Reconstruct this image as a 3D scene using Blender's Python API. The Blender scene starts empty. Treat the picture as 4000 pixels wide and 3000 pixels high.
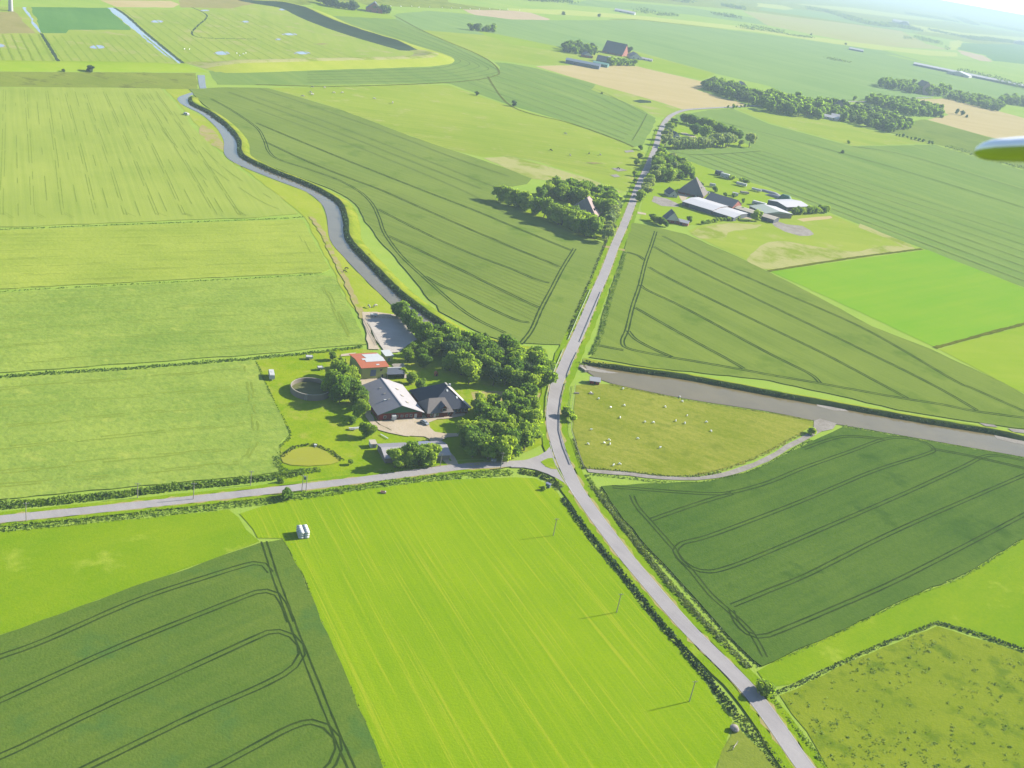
import bpy, bmesh, math, random
from mathutils import Vector, Matrix, noise
from mathutils.geometry import tessellate_polygon

S = bpy.context.scene
COL = S.collection
R = math.radians
random.seed(7)

# ------------------------------------------------------------------ camera
FPX, PXW, PXH = 4045.0, 4000.0, 3000.0
CAM_H = 215.0
ROLL, PITCH = R(10.204), R(23.667)
_cr, _sr, _cp, _sp = math.cos(ROLL), math.sin(ROLL), math.cos(PITCH), math.sin(PITCH)
_F = Vector((0, _cp, -_sp)); _R0 = Vector((1, 0, 0)); _U0 = Vector((0, _sp, _cp))
_X = _R0 * _cr + _U0 * _sr
_Y = -_R0 * _sr + _U0 * _cr
cam_data = bpy.data.cameras.new('camera')
cam = bpy.data.objects.new('camera', cam_data)
COL.objects.link(cam)
cam.matrix_world = Matrix(((_X.x, _Y.x, -_F.x, 0), (_X.y, _Y.y, -_F.y, 0), (_X.z, _Y.z, -_F.z, CAM_H), (0, 0, 0, 1)))
cam_data.sensor_width = 36.0
cam_data.lens = 36.0 * FPX / PXW
cam_data.clip_start, cam_data.clip_end = 0.5, 150000
cam_data.dof.use_dof = True
cam_data.dof.focus_distance = 600
cam_data.dof.aperture_fstop = 3.6
S.camera = cam

# ------------------------------------------------------------------ light
SUN_AZ, SUN_EL = 59.6, 28.7          # clockwise from +Y
w = bpy.data.worlds.new('World'); S.world = w; w.use_nodes = True
nt = w.node_tree; bg = nt.nodes['Background']
sky = nt.nodes.new('ShaderNodeTexSky'); sky.sky_type = 'NISHITA'; sky.sun_disc = False
sky.sun_elevation, sky.sun_rotation = R(SUN_EL), R(SUN_AZ)
sky.altitude = 200; sky.air_density = 1.0; sky.dust_density = 0.6; sky.ozone_density = 2.5
nt.links.new(sky.outputs[0], bg.inputs[0]); bg.inputs[1].default_value = 0.08
sun_d = bpy.data.lights.new('sun', 'SUN'); sun_d.energy = 4.8; sun_d.angle = R(0.5); sun_d.color = (1, 0.94, 0.80)
sun = bpy.data.objects.new('sun', sun_d); COL.objects.link(sun)
_sd = Vector((-math.sin(R(SUN_AZ)) * math.cos(R(SUN_EL)), -math.cos(R(SUN_AZ)) * math.cos(R(SUN_EL)), -math.sin(R(SUN_EL))))
sun.rotation_euler = _sd.to_track_quat('-Z', 'Y').to_euler()
S.view_settings.view_transform = 'Standard'; S.view_settings.look = 'None'
S.view_settings.gamma = 1; S.view_settings.use_curve_mapping = False
S.view_settings.exposure = 1.66
S.cycles.max_bounces = 5; S.cycles.diffuse_bounces = 2; S.cycles.glossy_bounces = 2
S.cycles.transmission_bounces = 3; S.cycles.transparent_max_bounces = 6; S.cycles.volume_bounces = 1
S.cycles.use_denoising = True

# ------------------------------------------------------------------ image pixel to ground helpers
def P(x, y, z=0.0):
    """ground position (metres) of a pixel of the 4000x3000 image, projected through the camera to height z"""
    dx, dy = x - 2000, y - 1500
    u = dx * _cr + dy * _sr; v = -dx * _sr + dy * _cr
    Y = FPX * _cp - v * _sp; Z = FPX * _sp + v * _cp
    k = (CAM_H - z) / Z
    return Vector((u * k, Y * k))
def PL(pts, z=0.0): return [P(a, b, z) for a, b in pts]
def T(ox, oy, s, pts): return [(ox + a / s, oy + b / s) for a, b in pts]
def srgb(c): return tuple(((x / 255) / 12.92 if x <= 10 else ((x / 255 + .055) / 1.055) ** 2.4) for x in c)
KEXP = 2.75
def alb(r, g, b):
    return tuple(min(.85, x / KEXP) for x in srgb((r, g, b)))
def mix3(a, b, t): return tuple(a[i] * (1 - t) + b[i] * t for i in range(3))

# ------------------------------------------------------------------ materials
def new_mat(name, rough=.9, spec=.2):
    m = bpy.data.materials.new(name); m.use_nodes = True
    b = m.node_tree.nodes['Principled BSDF']
    b.inputs['Roughness'].default_value = rough; b.inputs['Specular IOR Level'].default_value = spec
    return m, m.node_tree, b
def N(t, kind, **kw):
    n = t.nodes.new(kind)
    for k, v in kw.items(): setattr(n, k, v)
    return n
def plain(name, c, rough=.8, spec=.3, var=.12, scale=2.0, metallic=0):
    m, t, b = new_mat(name, rough, spec)
    tc = N(t, 'ShaderNodeTexCoord'); nz = N(t, 'ShaderNodeTexNoise'); nz.inputs['Scale'].default_value = scale; nz.inputs['Detail'].default_value = 4
    t.links.new(tc.outputs['Object'], nz.inputs['Vector'])
    mx = N(t, 'ShaderNodeMix', data_type='RGBA')
    mx.inputs[6].default_value = (*[x * (1 - var) for x in c], 1); mx.inputs[7].default_value = (*[min(1, x * (1 + var)) for x in c], 1)
    t.links.new(nz.outputs['Fac'], mx.inputs[0]); t.links.new(mx.outputs[2], b.inputs['Base Color'])
    b.inputs['Metallic'].default_value = metallic
    return m
def ground_mat(name, c1, c2, ang=0, streak=(.012, .5), amt=.5, patch=.02, c3=None, c3at=.62, c3scale=.05, fine=.7, bump=.25, bscale=1.3, finec=.25, streak2=0, c3str=None):
    """field surface: broad patches, streaks along the working direction, fine grain"""
    m, t, b = new_mat(name, 1.0, 0.0)
    c1, c2, c3 = [None if c is None else (c[0] * 1.03, c[1] * 1.02, c[2] * .72) if c[1] > c[0] * 1.04 else c for c in (c1, c2, c3)]   # living green reflects little blue
    L = t.links.new
    tc = N(t, 'ShaderNodeTexCoord')
    mp = N(t, 'ShaderNodeMapping'); mp.inputs['Rotation'].default_value = (0, 0, -R(ang))
    # mapping type 'TEXTURE' would invert; rotate then scale by hand
    L(tc.outputs['Object'], mp.inputs['Vector'])
    sc = N(t, 'ShaderNodeMapping'); sc.inputs['Scale'].default_value = (streak[0], streak[1], 1)
    L(mp.outputs[0], sc.inputs['Vector'])
    n1 = N(t, 'ShaderNodeTexNoise'); n1.inputs['Scale'].default_value = 1; n1.inputs['Detail'].default_value = 5; n1.inputs['Roughness'].default_value = .65
    L(sc.outputs[0], n1.inputs['Vector'])
    n2 = N(t, 'ShaderNodeTexNoise'); n2.inputs['Scale'].default_value = patch; n2.inputs['Detail'].default_value = 6; n2.inputs['Roughness'].default_value = .6
    L(tc.outputs['Object'], n2.inputs['Vector'])
    n3 = N(t, 'ShaderNodeTexNoise'); n3.inputs['Scale'].default_value = fine; n3.inputs['Detail'].default_value = 5; n3.inputs['Roughness'].default_value = .7
    L(tc.outputs['Object'], n3.inputs['Vector'])
    def mth(op, a, bb):
        q = N(t, 'ShaderNodeMath', operation=op)
        for i, x in enumerate((a, bb)):
            if isinstance(x, (int, float)): q.inputs[i].default_value = x
            else: L(x, q.inputs[i])
        return q.outputs[0]
    f = mth('ADD', mth('MULTIPLY', mth('SUBTRACT', n1.outputs['Fac'], .5), amt * 3.2), mth('MULTIPLY', mth('SUBTRACT', n2.outputs['Fac'], .5), (1 - amt) * 3.2))
    f = mth('ADD', f, mth('MULTIPLY', mth('SUBTRACT', n3.outputs['Fac'], .5), finec * 4))
    if streak2:
        s2 = N(t, 'ShaderNodeMapping'); s2.inputs['Scale'].default_value = (.002, streak2, 1); L(mp.outputs[0], s2.inputs['Vector'])
        n4 = N(t, 'ShaderNodeTexNoise'); n4.inputs['Scale'].default_value = 1; n4.inputs['Detail'].default_value = 1; L(s2.outputs[0], n4.inputs['Vector'])
        f = mth('ADD', f, mth('MULTIPLY', mth('SUBTRACT', n4.outputs['Fac'], .5), .6))
    f = mth('ADD', f, .5)
    cl = N(t, 'ShaderNodeClamp'); L(f, cl.inputs[0])
    mx = N(t, 'ShaderNodeMix', data_type='RGBA'); mx.inputs[6].default_value = (*c1, 1); mx.inputs[7].default_value = (*c2, 1)
    L(cl.outputs[0], mx.inputs[0]); out = mx.outputs[2]
    if c3:
        n5 = N(t, 'ShaderNodeTexNoise'); n5.inputs['Scale'].default_value = c3scale; n5.inputs['Detail'].default_value = 7; n5.inputs['Roughness'].default_value = .68
        if c3str:
            s5 = N(t, 'ShaderNodeMapping'); s5.inputs['Scale'].default_value = (c3str[0], c3str[1], 1); L(mp.outputs[0], s5.inputs['Vector']); L(s5.outputs[0], n5.inputs['Vector']); n5.inputs['Scale'].default_value = 1
        else: L(tc.outputs['Object'], n5.inputs['Vector'])
        mr = N(t, 'ShaderNodeMapRange'); mr.inputs[1].default_value = c3at - .05; mr.inputs[2].default_value = c3at + .07
        L(n5.outputs['Fac'], mr.inputs[0])
        m2 = N(t, 'ShaderNodeMix', data_type='RGBA'); m2.inputs[7].default_value = (*c3, 1); L(out, m2.inputs[6]); L(mr.outputs[0], m2.inputs[0]); out = m2.outputs[2]
    L(out, b.inputs['Base Color'])
    bp = N(t, 'ShaderNodeBump'); bp.inputs['Strength'].default_value = bump; bp.inputs['Distance'].default_value = .5
    nb = N(t, 'ShaderNodeTexNoise'); nb.inputs['Scale'].default_value = bscale; nb.inputs['Detail'].default_value = 3
    L(tc.outputs['Object'], nb.inputs['Vector']); L(nb.outputs['Fac'], bp.inputs['Height']); L(bp.outputs[0], b.inputs['Normal'])
    return m
def water_mat(name, c, rough=.06, bump=.04):
    m, t, b = new_mat(name, rough, .5)
    b.inputs['IOR'].default_value = 1.33
    tc = N(t, 'ShaderNodeTexCoord'); n0 = N(t, 'ShaderNodeTexNoise'); n0.inputs['Scale'].default_value = .045; n0.inputs['Detail'].default_value = 6; n0.inputs['Roughness'].default_value = .6
    t.links.new(tc.outputs['Object'], n0.inputs['Vector'])
    mw = N(t, 'ShaderNodeMix', data_type='RGBA'); mw.inputs[6].default_value = (*[x * .72 for x in c], 1); mw.inputs[7].default_value = (*[x * 1.25 for x in c], 1)
    t.links.new(n0.outputs['Fac'], mw.inputs[0]); t.links.new(mw.outputs[2], b.inputs['Base Color'])
    rr = N(t, 'ShaderNodeMapRange'); rr.inputs[1].default_value = .35; rr.inputs[2].default_value = .65; rr.inputs[3].default_value = rough * .5; rr.inputs[4].default_value = rough * 4
    t.links.new(n0.outputs['Fac'], rr.inputs[0]); t.links.new(rr.outputs[0], b.inputs['Roughness'])
    nb = N(t, 'ShaderNodeTexNoise'); nb.inputs['Scale'].default_value = .8; nb.inputs['Detail'].default_value = 4
    bp = N(t, 'ShaderNodeBump'); bp.inputs['Strength'].default_value = bump; bp.inputs['Distance'].default_value = .3
    t.links.new(tc.outputs['Object'], nb.inputs['Vector']); t.links.new(nb.outputs['Fac'], bp.inputs['Height']); t.links.new(bp.outputs[0], b.inputs['Normal'])
    return m
def leaf_mat(name, c, var=.35, trans=.35, scale=.35):
    """foliage: hue varies by clump and by plant; some light passes through"""
    m, t, b = new_mat(name, .75, .15)
    L = t.links.new
    tc = N(t, 'ShaderNodeTexCoord'); oi = N(t, 'ShaderNodeObjectInfo')
    nz = N(t, 'ShaderNodeTexNoise'); nz.inputs['Scale'].default_value = scale; nz.inputs['Detail'].default_value = 4
    L(tc.outputs['Object'], nz.inputs['Vector'])
    a = N(t, 'ShaderNodeMath', operation='ADD'); L(nz.outputs['Fac'], a.inputs[0])
    ml = N(t, 'ShaderNodeMath', operation='MULTIPLY_ADD'); L(oi.outputs['Random'], ml.inputs[0]); ml.inputs[1].default_value = .5; ml.inputs[2].default_value = -.25
    L(ml.outputs[0], a.inputs[1])
    mr = N(t, 'ShaderNodeMapRange'); mr.inputs[1].default_value = .25; mr.inputs[2].default_value = .75; L(a.outputs[0], mr.inputs[0])
    mx = N(t, 'ShaderNodeMix', data_type='RGBA')
    mx.inputs[6].default_value = (c[0] * (1 - var), c[1] * (1 - var * .7), c[2] * (1 - var * .3), 1)
    mx.inputs[7].default_value = (c[0] * (1 + var * 1.1), c[1] * (1 + var * .8), c[2] * (1 + var * .1), 1)
    L(mr.outputs[0], mx.inputs[0]); L(mx.outputs[2], b.inputs['Base Color'])
    tr = N(t, 'ShaderNodeBsdfTranslucent'); hs = N(t, 'ShaderNodeMix', data_type='RGBA', blend_type='MULTIPLY'); hs.inputs[0].default_value = 1; hs.inputs[7].default_value = (1.5, 1.5, .5, 1)
    L(mx.outputs[2], hs.inputs[6]); L(hs.outputs[2], tr.inputs['Color'])
    ms = N(t, 'ShaderNodeMixShader'); ms.inputs[0].default_value = trans
    L(b.outputs[0], ms.inputs[1]); L(tr.outputs[0], ms.inputs[2]); L(ms.outputs[0], t.nodes['Material Output'].inputs['Surface'])
    return m

# ------------------------------------------------------------------ mesh helpers
def link(name, me, parent=None, mats=()):
    o = bpy.data.objects.new(name, me); COL.objects.link(o)
    for m in mats: me.materials.append(m)
    if parent: o.parent = parent
    return o
def mesh_obj(name, verts, faces, mats, parent=None, fm=None, smooth=False):
    me = bpy.data.meshes.new(name); me.from_pydata(verts, [], faces)
    if fm: me.polygons.foreach_set('material_index', fm)
    if smooth: me.polygons.foreach_set('use_smooth', [True] * len(me.polygons))
    me.update()
    return link(name, me, parent, mats if isinstance(mats, (list, tuple)) else [mats])
def struct(o): o['kind'] = 'structure'; return o
def stuff(o): o['kind'] = 'stuff'; return o
def tag(o, label, cat, group=None):
    o['label'] = label; o['category'] = cat
    if group: o['group'] = group
    return o
def thing(name, label, cat, loc=(0, 0, 0), rz=0, group=None):
    o = bpy.data.objects.new(name, None); COL.objects.link(o); o.empty_display_size = .5
    o.location = loc; o.rotation_euler = (0, 0, rz)
    return tag(o, label, cat, group)
def catmull(q, step=5.0, closed=False):
    n = len(q); out = []
    rng = range(n) if closed else range(n - 1)
    for i in rng:
        a, b = q[i], q[(i + 1) % n]
        p0 = q[(i - 1) % n] if closed or i > 0 else a
        p3 = q[(i + 2) % n] if closed or i < n - 2 else b
        k = max(1, min(60, int((b - a).length / step)))
        for j in range(k):
            t = j / k
            out.append(.5 * ((2 * a) + (b - p0) * t + (2 * p0 - 5 * a + 4 * b - p3) * t * t + (3 * a - p0 - 3 * b + p3) * t ** 3))
    if not closed: out.append(q[-1].copy())
    return out
def straight(q, step=6.0, closed=True):
    n = len(q); out = []
    for i in range(n if closed else n - 1):
        a, b = q[i], q[(i + 1) % n]
        k = max(1, min(50, int((b - a).length / step)))
        for j in range(k): out.append(a.lerp(b, j / k))
    if not closed: out.append(q[-1].copy())
    return out
def normals(q):
    out = []
    for i in range(len(q)):
        d = (q[min(i + 1, len(q) - 1)] - q[max(i - 1, 0)]); d = d.normalized() if d.length > 1e-6 else Vector((0, -1))
        out.append(Vector((-d.y, d.x)))
    return out
_zi = [0]
def nz_():
    _zi[0] += 1; return .5 + _zi[0] * .0025
def sheet(name, px, mat, h=0.0, smooth=False, jit=.5, z=None, step=6, kind='structure', world=False):
    """a field or yard: a closed outline laid on the ground; h > 0 gives the standing crop its height"""
    q = px if world else PL(px)
    far = sum(p.length for p in q) / len(q)
    st = max(step, far / 90)
    q = catmull(q, st, True) if smooth else straight(q, st)
    rj = random.Random(len(name) + len(px))
    jj = jit * max(1, far / 500)
    q = [p + Vector((rj.uniform(-jj, jj), rj.uniform(-jj, jj))) for p in q]
    z0 = nz_() if z is None else z
    top = z0 + h
    n = len(q)
    tri = tessellate_polygon([[Vector((p.x, p.y, 0)) for p in q]])
    area = sum(q[i].x * q[(i + 1) % n].y - q[(i + 1) % n].x * q[i].y for i in range(n))
    vs = [(p.x, p.y, top) for p in q]; fs = []
    for a, b, c in tri:
        cr = (q[b] - q[a]).cross(q[c] - q[a])
        fs.append((a, b, c) if cr > 0 else (a, c, b))
    if h > .05:
        vs += [(p.x, p.y, 0.0) for p in q]
        for i in range(n):
            j = (i + 1) % n
            fs.append((i, n + i, n + j, j) if area > 0 else (i, j, n + j, n + i))
    o = mesh_obj(name, vs, fs, mat)
    o['kind'] = kind
    return o
def ribbon_geo(q, w, z, off=0.0, jit=0.0, dash=None, rj=random):
    nn = normals(q); vs, fs = [], []
    run = 0; on = True; left = 0
    idx = []
    for i, p in enumerate(q):
        o = off + rj.uniform(-jit, jit); ww = w * (1 + rj.uniform(-.25, .25) * (jit > 0))
        a = p + nn[i] * (o - ww / 2); b = p + nn[i] * (o + ww / 2)
        vs += [(a.x, a.y, z), (b.x, b.y, z)]
        if i:
            if dash:
                left -= 1
                if left <= 0: on = not on; left = rj.randint(*(dash[0] if on else dash[1]))
            if on or not dash: fs.append((2 * i - 2, 2 * i, 2 * i + 1, 2 * i - 1))
    return vs, fs
def multi(name, geos, mats, fm=None):
    vs, fs, mi = [], [], []
    for g in geos:
        k = len(vs); vs += g[0]; fs += [tuple(x + k for x in f) for f in g[1]]; mi += [g[2] if len(g) > 2 else 0] * len(g[1])
    return mesh_obj(name, vs, fs, mats, fm=mi)
def road(name, px, w, mat, z, step=4):
    q = catmull(PL(px), step); v, f = ribbon_geo(q, w, z)
    return struct(mesh_obj(name, v, f, mat))
def tracks(name, lines, mat, z, pair=True, w=.55, gap=.95, jit=.06, dash=None, step=3.0, smooth=True):
    rj = random.Random(len(lines)); g = []
    for i, ln in enumerate(lines):
        q = PL(ln); q = catmull(q, step) if smooth else straight(q, step, False)
        z += .004
        if pair:
            for s in (-gap, gap):
                z += .002; g.append(ribbon_geo(q, w, z, s, jit, dash, rj))
        else: g.append(ribbon_geo(q, w, z, 0, jit, dash, rj))
    return struct(multi(name, g, [mat]))
def lerp_lines(l0, l1, n, ends=True):
    out = []
    for k in range(n):
        t = k / (n - 1) if ends else (k + 1) / (n + 1)
        out.append([(a[0] * (1 - t) + b[0] * t, a[1] * (1 - t) + b[1] * t) for a, b in zip(l0, l1)])
    return out
def bank(name, px, prof, mats, side=1, step=5, jit=.15, z=0.48):
    """an embankment: a cross profile of (offset, height, material) swept along a line"""
    q = catmull(PL(px), step); nn = normals(q); rj = random.Random(len(px)); vs, fs, fm = [], [], []
    m = len(prof); n = len(q)
    for i, p in enumerate(q):
        e = min(1, i / 4, (n - 1 - i) / 4)
        for k, pr in enumerate(prof):
            a = p + nn[i] * side * (pr[0] + rj.uniform(-jit, jit) * 2)
            vs.append((a.x, a.y, z + max(0, pr[1] * e + rj.uniform(-jit, jit) * (pr[1] > .2))))
    for i in range(n - 1):
        for k in range(m - 1):
            a = i * m + k
            f = (a, a + 1, a + m + 1, a + m)
            fs.append(f if side < 0 else f[::-1]); fm.append(prof[k][2])
    o = mesh_obj(name, vs, fs, mats, fm=fm, smooth=True)
    # make the faces look upwards
    if sum(pl.normal.z for pl in o.data.polygons) < 0: o.data.flip_normals()
    return struct(o)
def leaf_quad(vs, fs, c, nrm, s, rj, up=0.0):
    t = nrm.orthogonal().normalized(); t.rotate(Matrix.Rotation(rj.uniform(0, 6.28), 3, nrm)); b = nrm.cross(t)
    a1, b1 = s * rj.uniform(.7, 1.2), s * rj.uniform(.5, 1.0)
    k = len(vs)
    bend = nrm * s * rj.uniform(-.35, .1)
    for sx, sy in ((-1, -1), (1, -1), (1, 1), (-1, 1)):
        p = c + t * a1 * sx * .5 + b * b1 * sy * .5 + (bend if sx * sy > 0 else Vector((0, 0, 0)))
        vs.append((p.x, p.y, max(.02, p.z)))
    fs.append((k, k + 1, k + 2, k + 3))
def leafy_strip(name, px, width, height, dens, size, mat, off=0.0, seed=1, z0=0.0, world=False, taper=True):
    """a band of standing plants along a line, built of many leaf clumps"""
    rj = random.Random(seed); q = catmull(px if world else PL(px), 4); nn = normals(q); vs, fs = [], []
    for i in range(len(q) - 1):
        d = q[i + 1] - q[i]
        cnt = d.length * width * dens
        cnt = int(cnt) + (rj.random() < cnt % 1)
        hh = height * (.75 + .5 * noise.noise(Vector((q[i].x * .11, q[i].y * .11, seed))))
        for _ in range(cnt):
            u = rj.uniform(-1, 1)
            p = q[i] + d * rj.random() + nn[i] * (off + u * width / 2)
            prof = (1 - u * u * .7) if taper else 1
            z = hh * prof * (rj.random() ** .6)
            nr = Vector((rj.gauss(0, .6), rj.gauss(0, .6), rj.uniform(.1, 1))).normalized()
            leaf_quad(vs, fs, Vector((p.x, p.y, z0 + z)), nr, size * rj.uniform(.7, 1.3), rj)
    return mesh_obj(name, vs, fs, mat)

# ================================================================== THE SETTING: ground, fields, water, roads
M = {}
M['verge'] = ground_mat('verge grass', alb(140, 160, 55), alb(178, 192, 80), 0, (.05, .05), .2, .03, alb(110, 135, 50), .6, .04)
M['pale'] = ground_mat('ripening barley', alb(168, 192, 92), alb(196, 212, 112), -62, (.006, .35), .5, .012, fine=.9, finec=.2)
M['pale2'] = ground_mat('ripening barley wind swept', alb(166, 190, 84), alb(198, 214, 104), 34, (.01, .3), .45, .02, fine=.5, finec=.3, bump=.5, bscale=.5)
M['pale3'] = ground_mat('green barley wind swept', alb(146, 178, 86), alb(184, 206, 106), 34, (.02, .25), .4, .02, alb(196, 212, 112), .64, .06, fine=.45, finec=.45, bump=.7, bscale=.4)
M['wheat'] = ground_mat('green wheat', alb(132, 158, 78), alb(156, 177, 90), -28, (.004, .33), .5, .012, alb(122, 152, 66), .61, .02, fine=.8, finec=.3, streak2=.12)
M['wheat_r'] = ground_mat('green wheat by the canal', alb(130, 156, 70), alb(156, 177, 84), -47, (.004, .3), .45, .015, alb(120, 150, 60), .61, .022, fine=.8, finec=.3, streak2=.08)
M['wheat_d'] = ground_mat('dark green wheat', alb(88, 124, 54), alb(112, 142, 64), 44, (.01, .3), .4, .02, alb(78, 114, 48), .62, .03, fine=.7, finec=.45, bump=.35)
M['wheat_b'] = ground_mat('blue green wheat', alb(100, 134, 58), alb(128, 152, 70), 52, (.01, .3), .4, .02, alb(96, 136, 74), .6, .03, fine=.7, finec=.3, bump=.35)
M['lush'] = ground_mat('lush grass ley', alb(134, 178, 10), alb(162, 192, 30), 48, (.03, .12), .4, .02, alb(186, 208, 80), .62, .045, fine=.8, finec=.4)
M['mown'] = ground_mat('mown meadow', alb(142, 184, 6), alb(168, 200, 22), -60, (.01, .9), .5, .02, alb(184, 204, 50), .59, .12, fine=1.3, finec=.4, streak2=.2, c3str=(.012, .8))
M['ley_r'] = ground_mat('bright grass ley', alb(142, 200, 46), alb(164, 206, 58), 45, (.006, .08), .5, .012, fine=.5, finec=.15)
M['ley_y'] = ground_mat('yellow green ley', alb(160, 198, 36), alb(182, 206, 74), 18, (.006, .08), .5, .015, fine=.5, finec=.15)
M['pasture'] = ground_mat('sheep pasture', alb(146, 164, 50), alb(188, 190, 82), -22, (.05, .22), .5, .03, alb(138, 156, 52), .6, .06, fine=.6, finec=.5)
M['pasture_far'] = ground_mat('grazed pasture', alb(164, 194, 64), alb(190, 206, 92), 8, (.008, .09), .45, .01, alb(206, 208, 120), .62, .03, fine=.3, finec=.25, streak2=.05)
M['tussock'] = ground_mat('tussocky rough pasture', alb(140, 164, 40), alb(164, 180, 56), -20, (.06, .2), .4, .03, alb(122, 150, 40), .57, .08, fine=.9, finec=.5)
M['rough'] = ground_mat('rough sedge', alb(142, 162, 66), alb(168, 182, 84), 0, (.03, .08), .4, .02, alb(130, 140, 66), .58, .04, finec=.4)
M['meadow'] = ground_mat('salt meadow', alb(168, 196, 84), alb(192, 208, 106), -72, (.004, .06), .5, .008, alb(204, 202, 126), .59, .02, fine=.2, streak2=.04)
M['meadow_c'] = ground_mat('canal meadow', alb(176, 200, 56), alb(200, 212, 88), -40, (.02, .1), .4, .03, alb(206, 200, 120), .63, .04, finec=.4)
M['lawn'] = ground_mat('farm lawn', alb(142, 182, 16), alb(178, 200, 44), 40, (.05, .2), .3, .05, alb(190, 198, 92), .57, .07, finec=.5)
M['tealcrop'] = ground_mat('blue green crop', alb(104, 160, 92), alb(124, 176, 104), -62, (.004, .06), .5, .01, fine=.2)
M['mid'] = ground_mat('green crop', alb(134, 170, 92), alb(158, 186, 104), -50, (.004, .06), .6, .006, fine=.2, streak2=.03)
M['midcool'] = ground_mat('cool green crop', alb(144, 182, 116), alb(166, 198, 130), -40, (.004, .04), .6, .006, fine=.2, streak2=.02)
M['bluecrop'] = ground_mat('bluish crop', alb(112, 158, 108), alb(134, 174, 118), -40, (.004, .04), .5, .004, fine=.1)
M['sand'] = ground_mat('stubble field', alb(224, 204, 140), alb(238, 216, 160), 10, (.004, .05), .6, .01, fine=.3, finec=.2)
M['stubble'] = ground_mat('pink stubble', alb(226, 200, 160), alb(238, 214, 176), 0, (.004, .04), .5, .01, fine=.1)
M['cream'] = ground_mat('dry grass', alb(200, 202, 118), alb(218, 214, 144), -20, (.02, .08), .4, .02, alb(166, 186, 74), .53, .03)
M['paleband'] = ground_mat('pale meadow band', alb(206, 222, 116), alb(220, 230, 140), 0, (.004, .04), .5, .005, fine=.1)
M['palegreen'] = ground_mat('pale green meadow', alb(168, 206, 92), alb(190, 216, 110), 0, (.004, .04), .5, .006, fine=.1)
M['tan'] = ground_mat('tan grassland', alb(194, 198, 120), alb(210, 210, 138), -15, (.001, .02), .6, .004, alb(206, 188, 130), .6, .004, fine=.1)
M['brown'] = ground_mat('reddish fallow', alb(176, 172, 98), alb(196, 184, 116), -62, (.01, .05), .4, .02, fine=.2)
M['meadow_row'] = ground_mat('drainage furrow', alb(156, 184, 74), alb(172, 196, 84), 0, (.1, .1), .3, .05, fine=.5, finec=.4)
M['asphalt'] = ground_mat('pale asphalt', alb(192, 186, 188), alb(214, 208, 208), -50, (.01, .5), .4, .05, alb(190, 184, 184), .64, .04, fine=1.5, finec=.2, bump=.1)
M['gravel'] = ground_mat('pale gravel', alb(226, 208, 180), alb(244, 226, 202), 0, (.2, .2), .3, .1, alb(206, 190, 140), .64, .1, fine=1.5, finec=.3)
M['arena'] = ground_mat('white arena sand', alb(228, 216, 206), alb(244, 234, 224), 30, (.1, .3), .3, .08, fine=1.2, finec=.3)
M['dirt'] = ground_mat('worn track', alb(196, 184, 116), alb(214, 196, 142), 0, (.05, .05), .3, .06, alb(180, 196, 70), .55, .12, fine=.6, finec=.5)
M['mud'] = ground_mat('grey mud', alb(176, 168, 158), alb(206, 198, 190), 0, (.2, .2), .3, .1, fine=.8, finec=.5)
M['ditch'] = ground_mat('ditch bottom', alb(104, 118, 38), alb(136, 142, 52), 0, (.2, .2), .3, .1, fine=.8, finec=.6)
M['track'] = ground_mat('wheel track with crop shade', alb(54, 80, 44), alb(80, 102, 52), 0, (.2, .2), .3, .1, fine=1, finec=.4)  # ruts, tone darkened to stand for shade between the crop walls
M['track_soft'] = ground_mat('faint wheel track', alb(108, 132, 74), alb(126, 146, 80), 0, (.2, .2), .3, .1, fine=1, finec=.4)
M['track_pale'] = ground_mat('lodged crop row', alb(148, 172, 76), alb(168, 190, 86), 0, (.2, .2), .3, .1, fine=1, finec=.5)
M['drill'] = ground_mat('drill gap', alb(124, 140, 66), alb(140, 152, 74), 0, (.2, .2), .3, .1, fine=1, finec=.4)
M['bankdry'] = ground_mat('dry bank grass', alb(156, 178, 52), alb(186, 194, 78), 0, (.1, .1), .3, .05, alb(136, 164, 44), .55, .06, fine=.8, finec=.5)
M['bankdark'] = ground_mat('dark reed bank', alb(52, 74, 50), alb(84, 104, 58), 0, (.1, .1), .3, .08, fine=.8, finec=.5)  # darker green for the reedy steep face at the water
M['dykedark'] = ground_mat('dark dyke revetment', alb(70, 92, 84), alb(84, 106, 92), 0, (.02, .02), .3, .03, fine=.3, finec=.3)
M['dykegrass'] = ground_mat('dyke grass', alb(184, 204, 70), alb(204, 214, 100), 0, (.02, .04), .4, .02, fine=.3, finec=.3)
M['canal'] = water_mat('muddy canal water', alb(152, 136, 92), .04, .03)
M['river'] = water_mat('river water', alb(150, 140, 112), .04, .02)
M['pool'] = water_mat('marsh pool', alb(176, 190, 206), .04, .02)
M['algae'] = water_mat('pond with duckweed', alb(186, 190, 40), .6, .05)
M['whiteline'] = plain('road paint', alb(228, 226, 220), .7)

# ---- base: one sheet to the horizon
zb = [(-60000, -400), (60000, -400), (60000, 70000), (-60000, 70000)]
struct(mesh_obj('ground', [(x, y, .47) for x, y in zb], [(0, 1, 2, 3)], M['verge']))

def FS(name, px, mat, **k): return sheet(name, px, M[mat], **k)
CROP = .35
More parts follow.
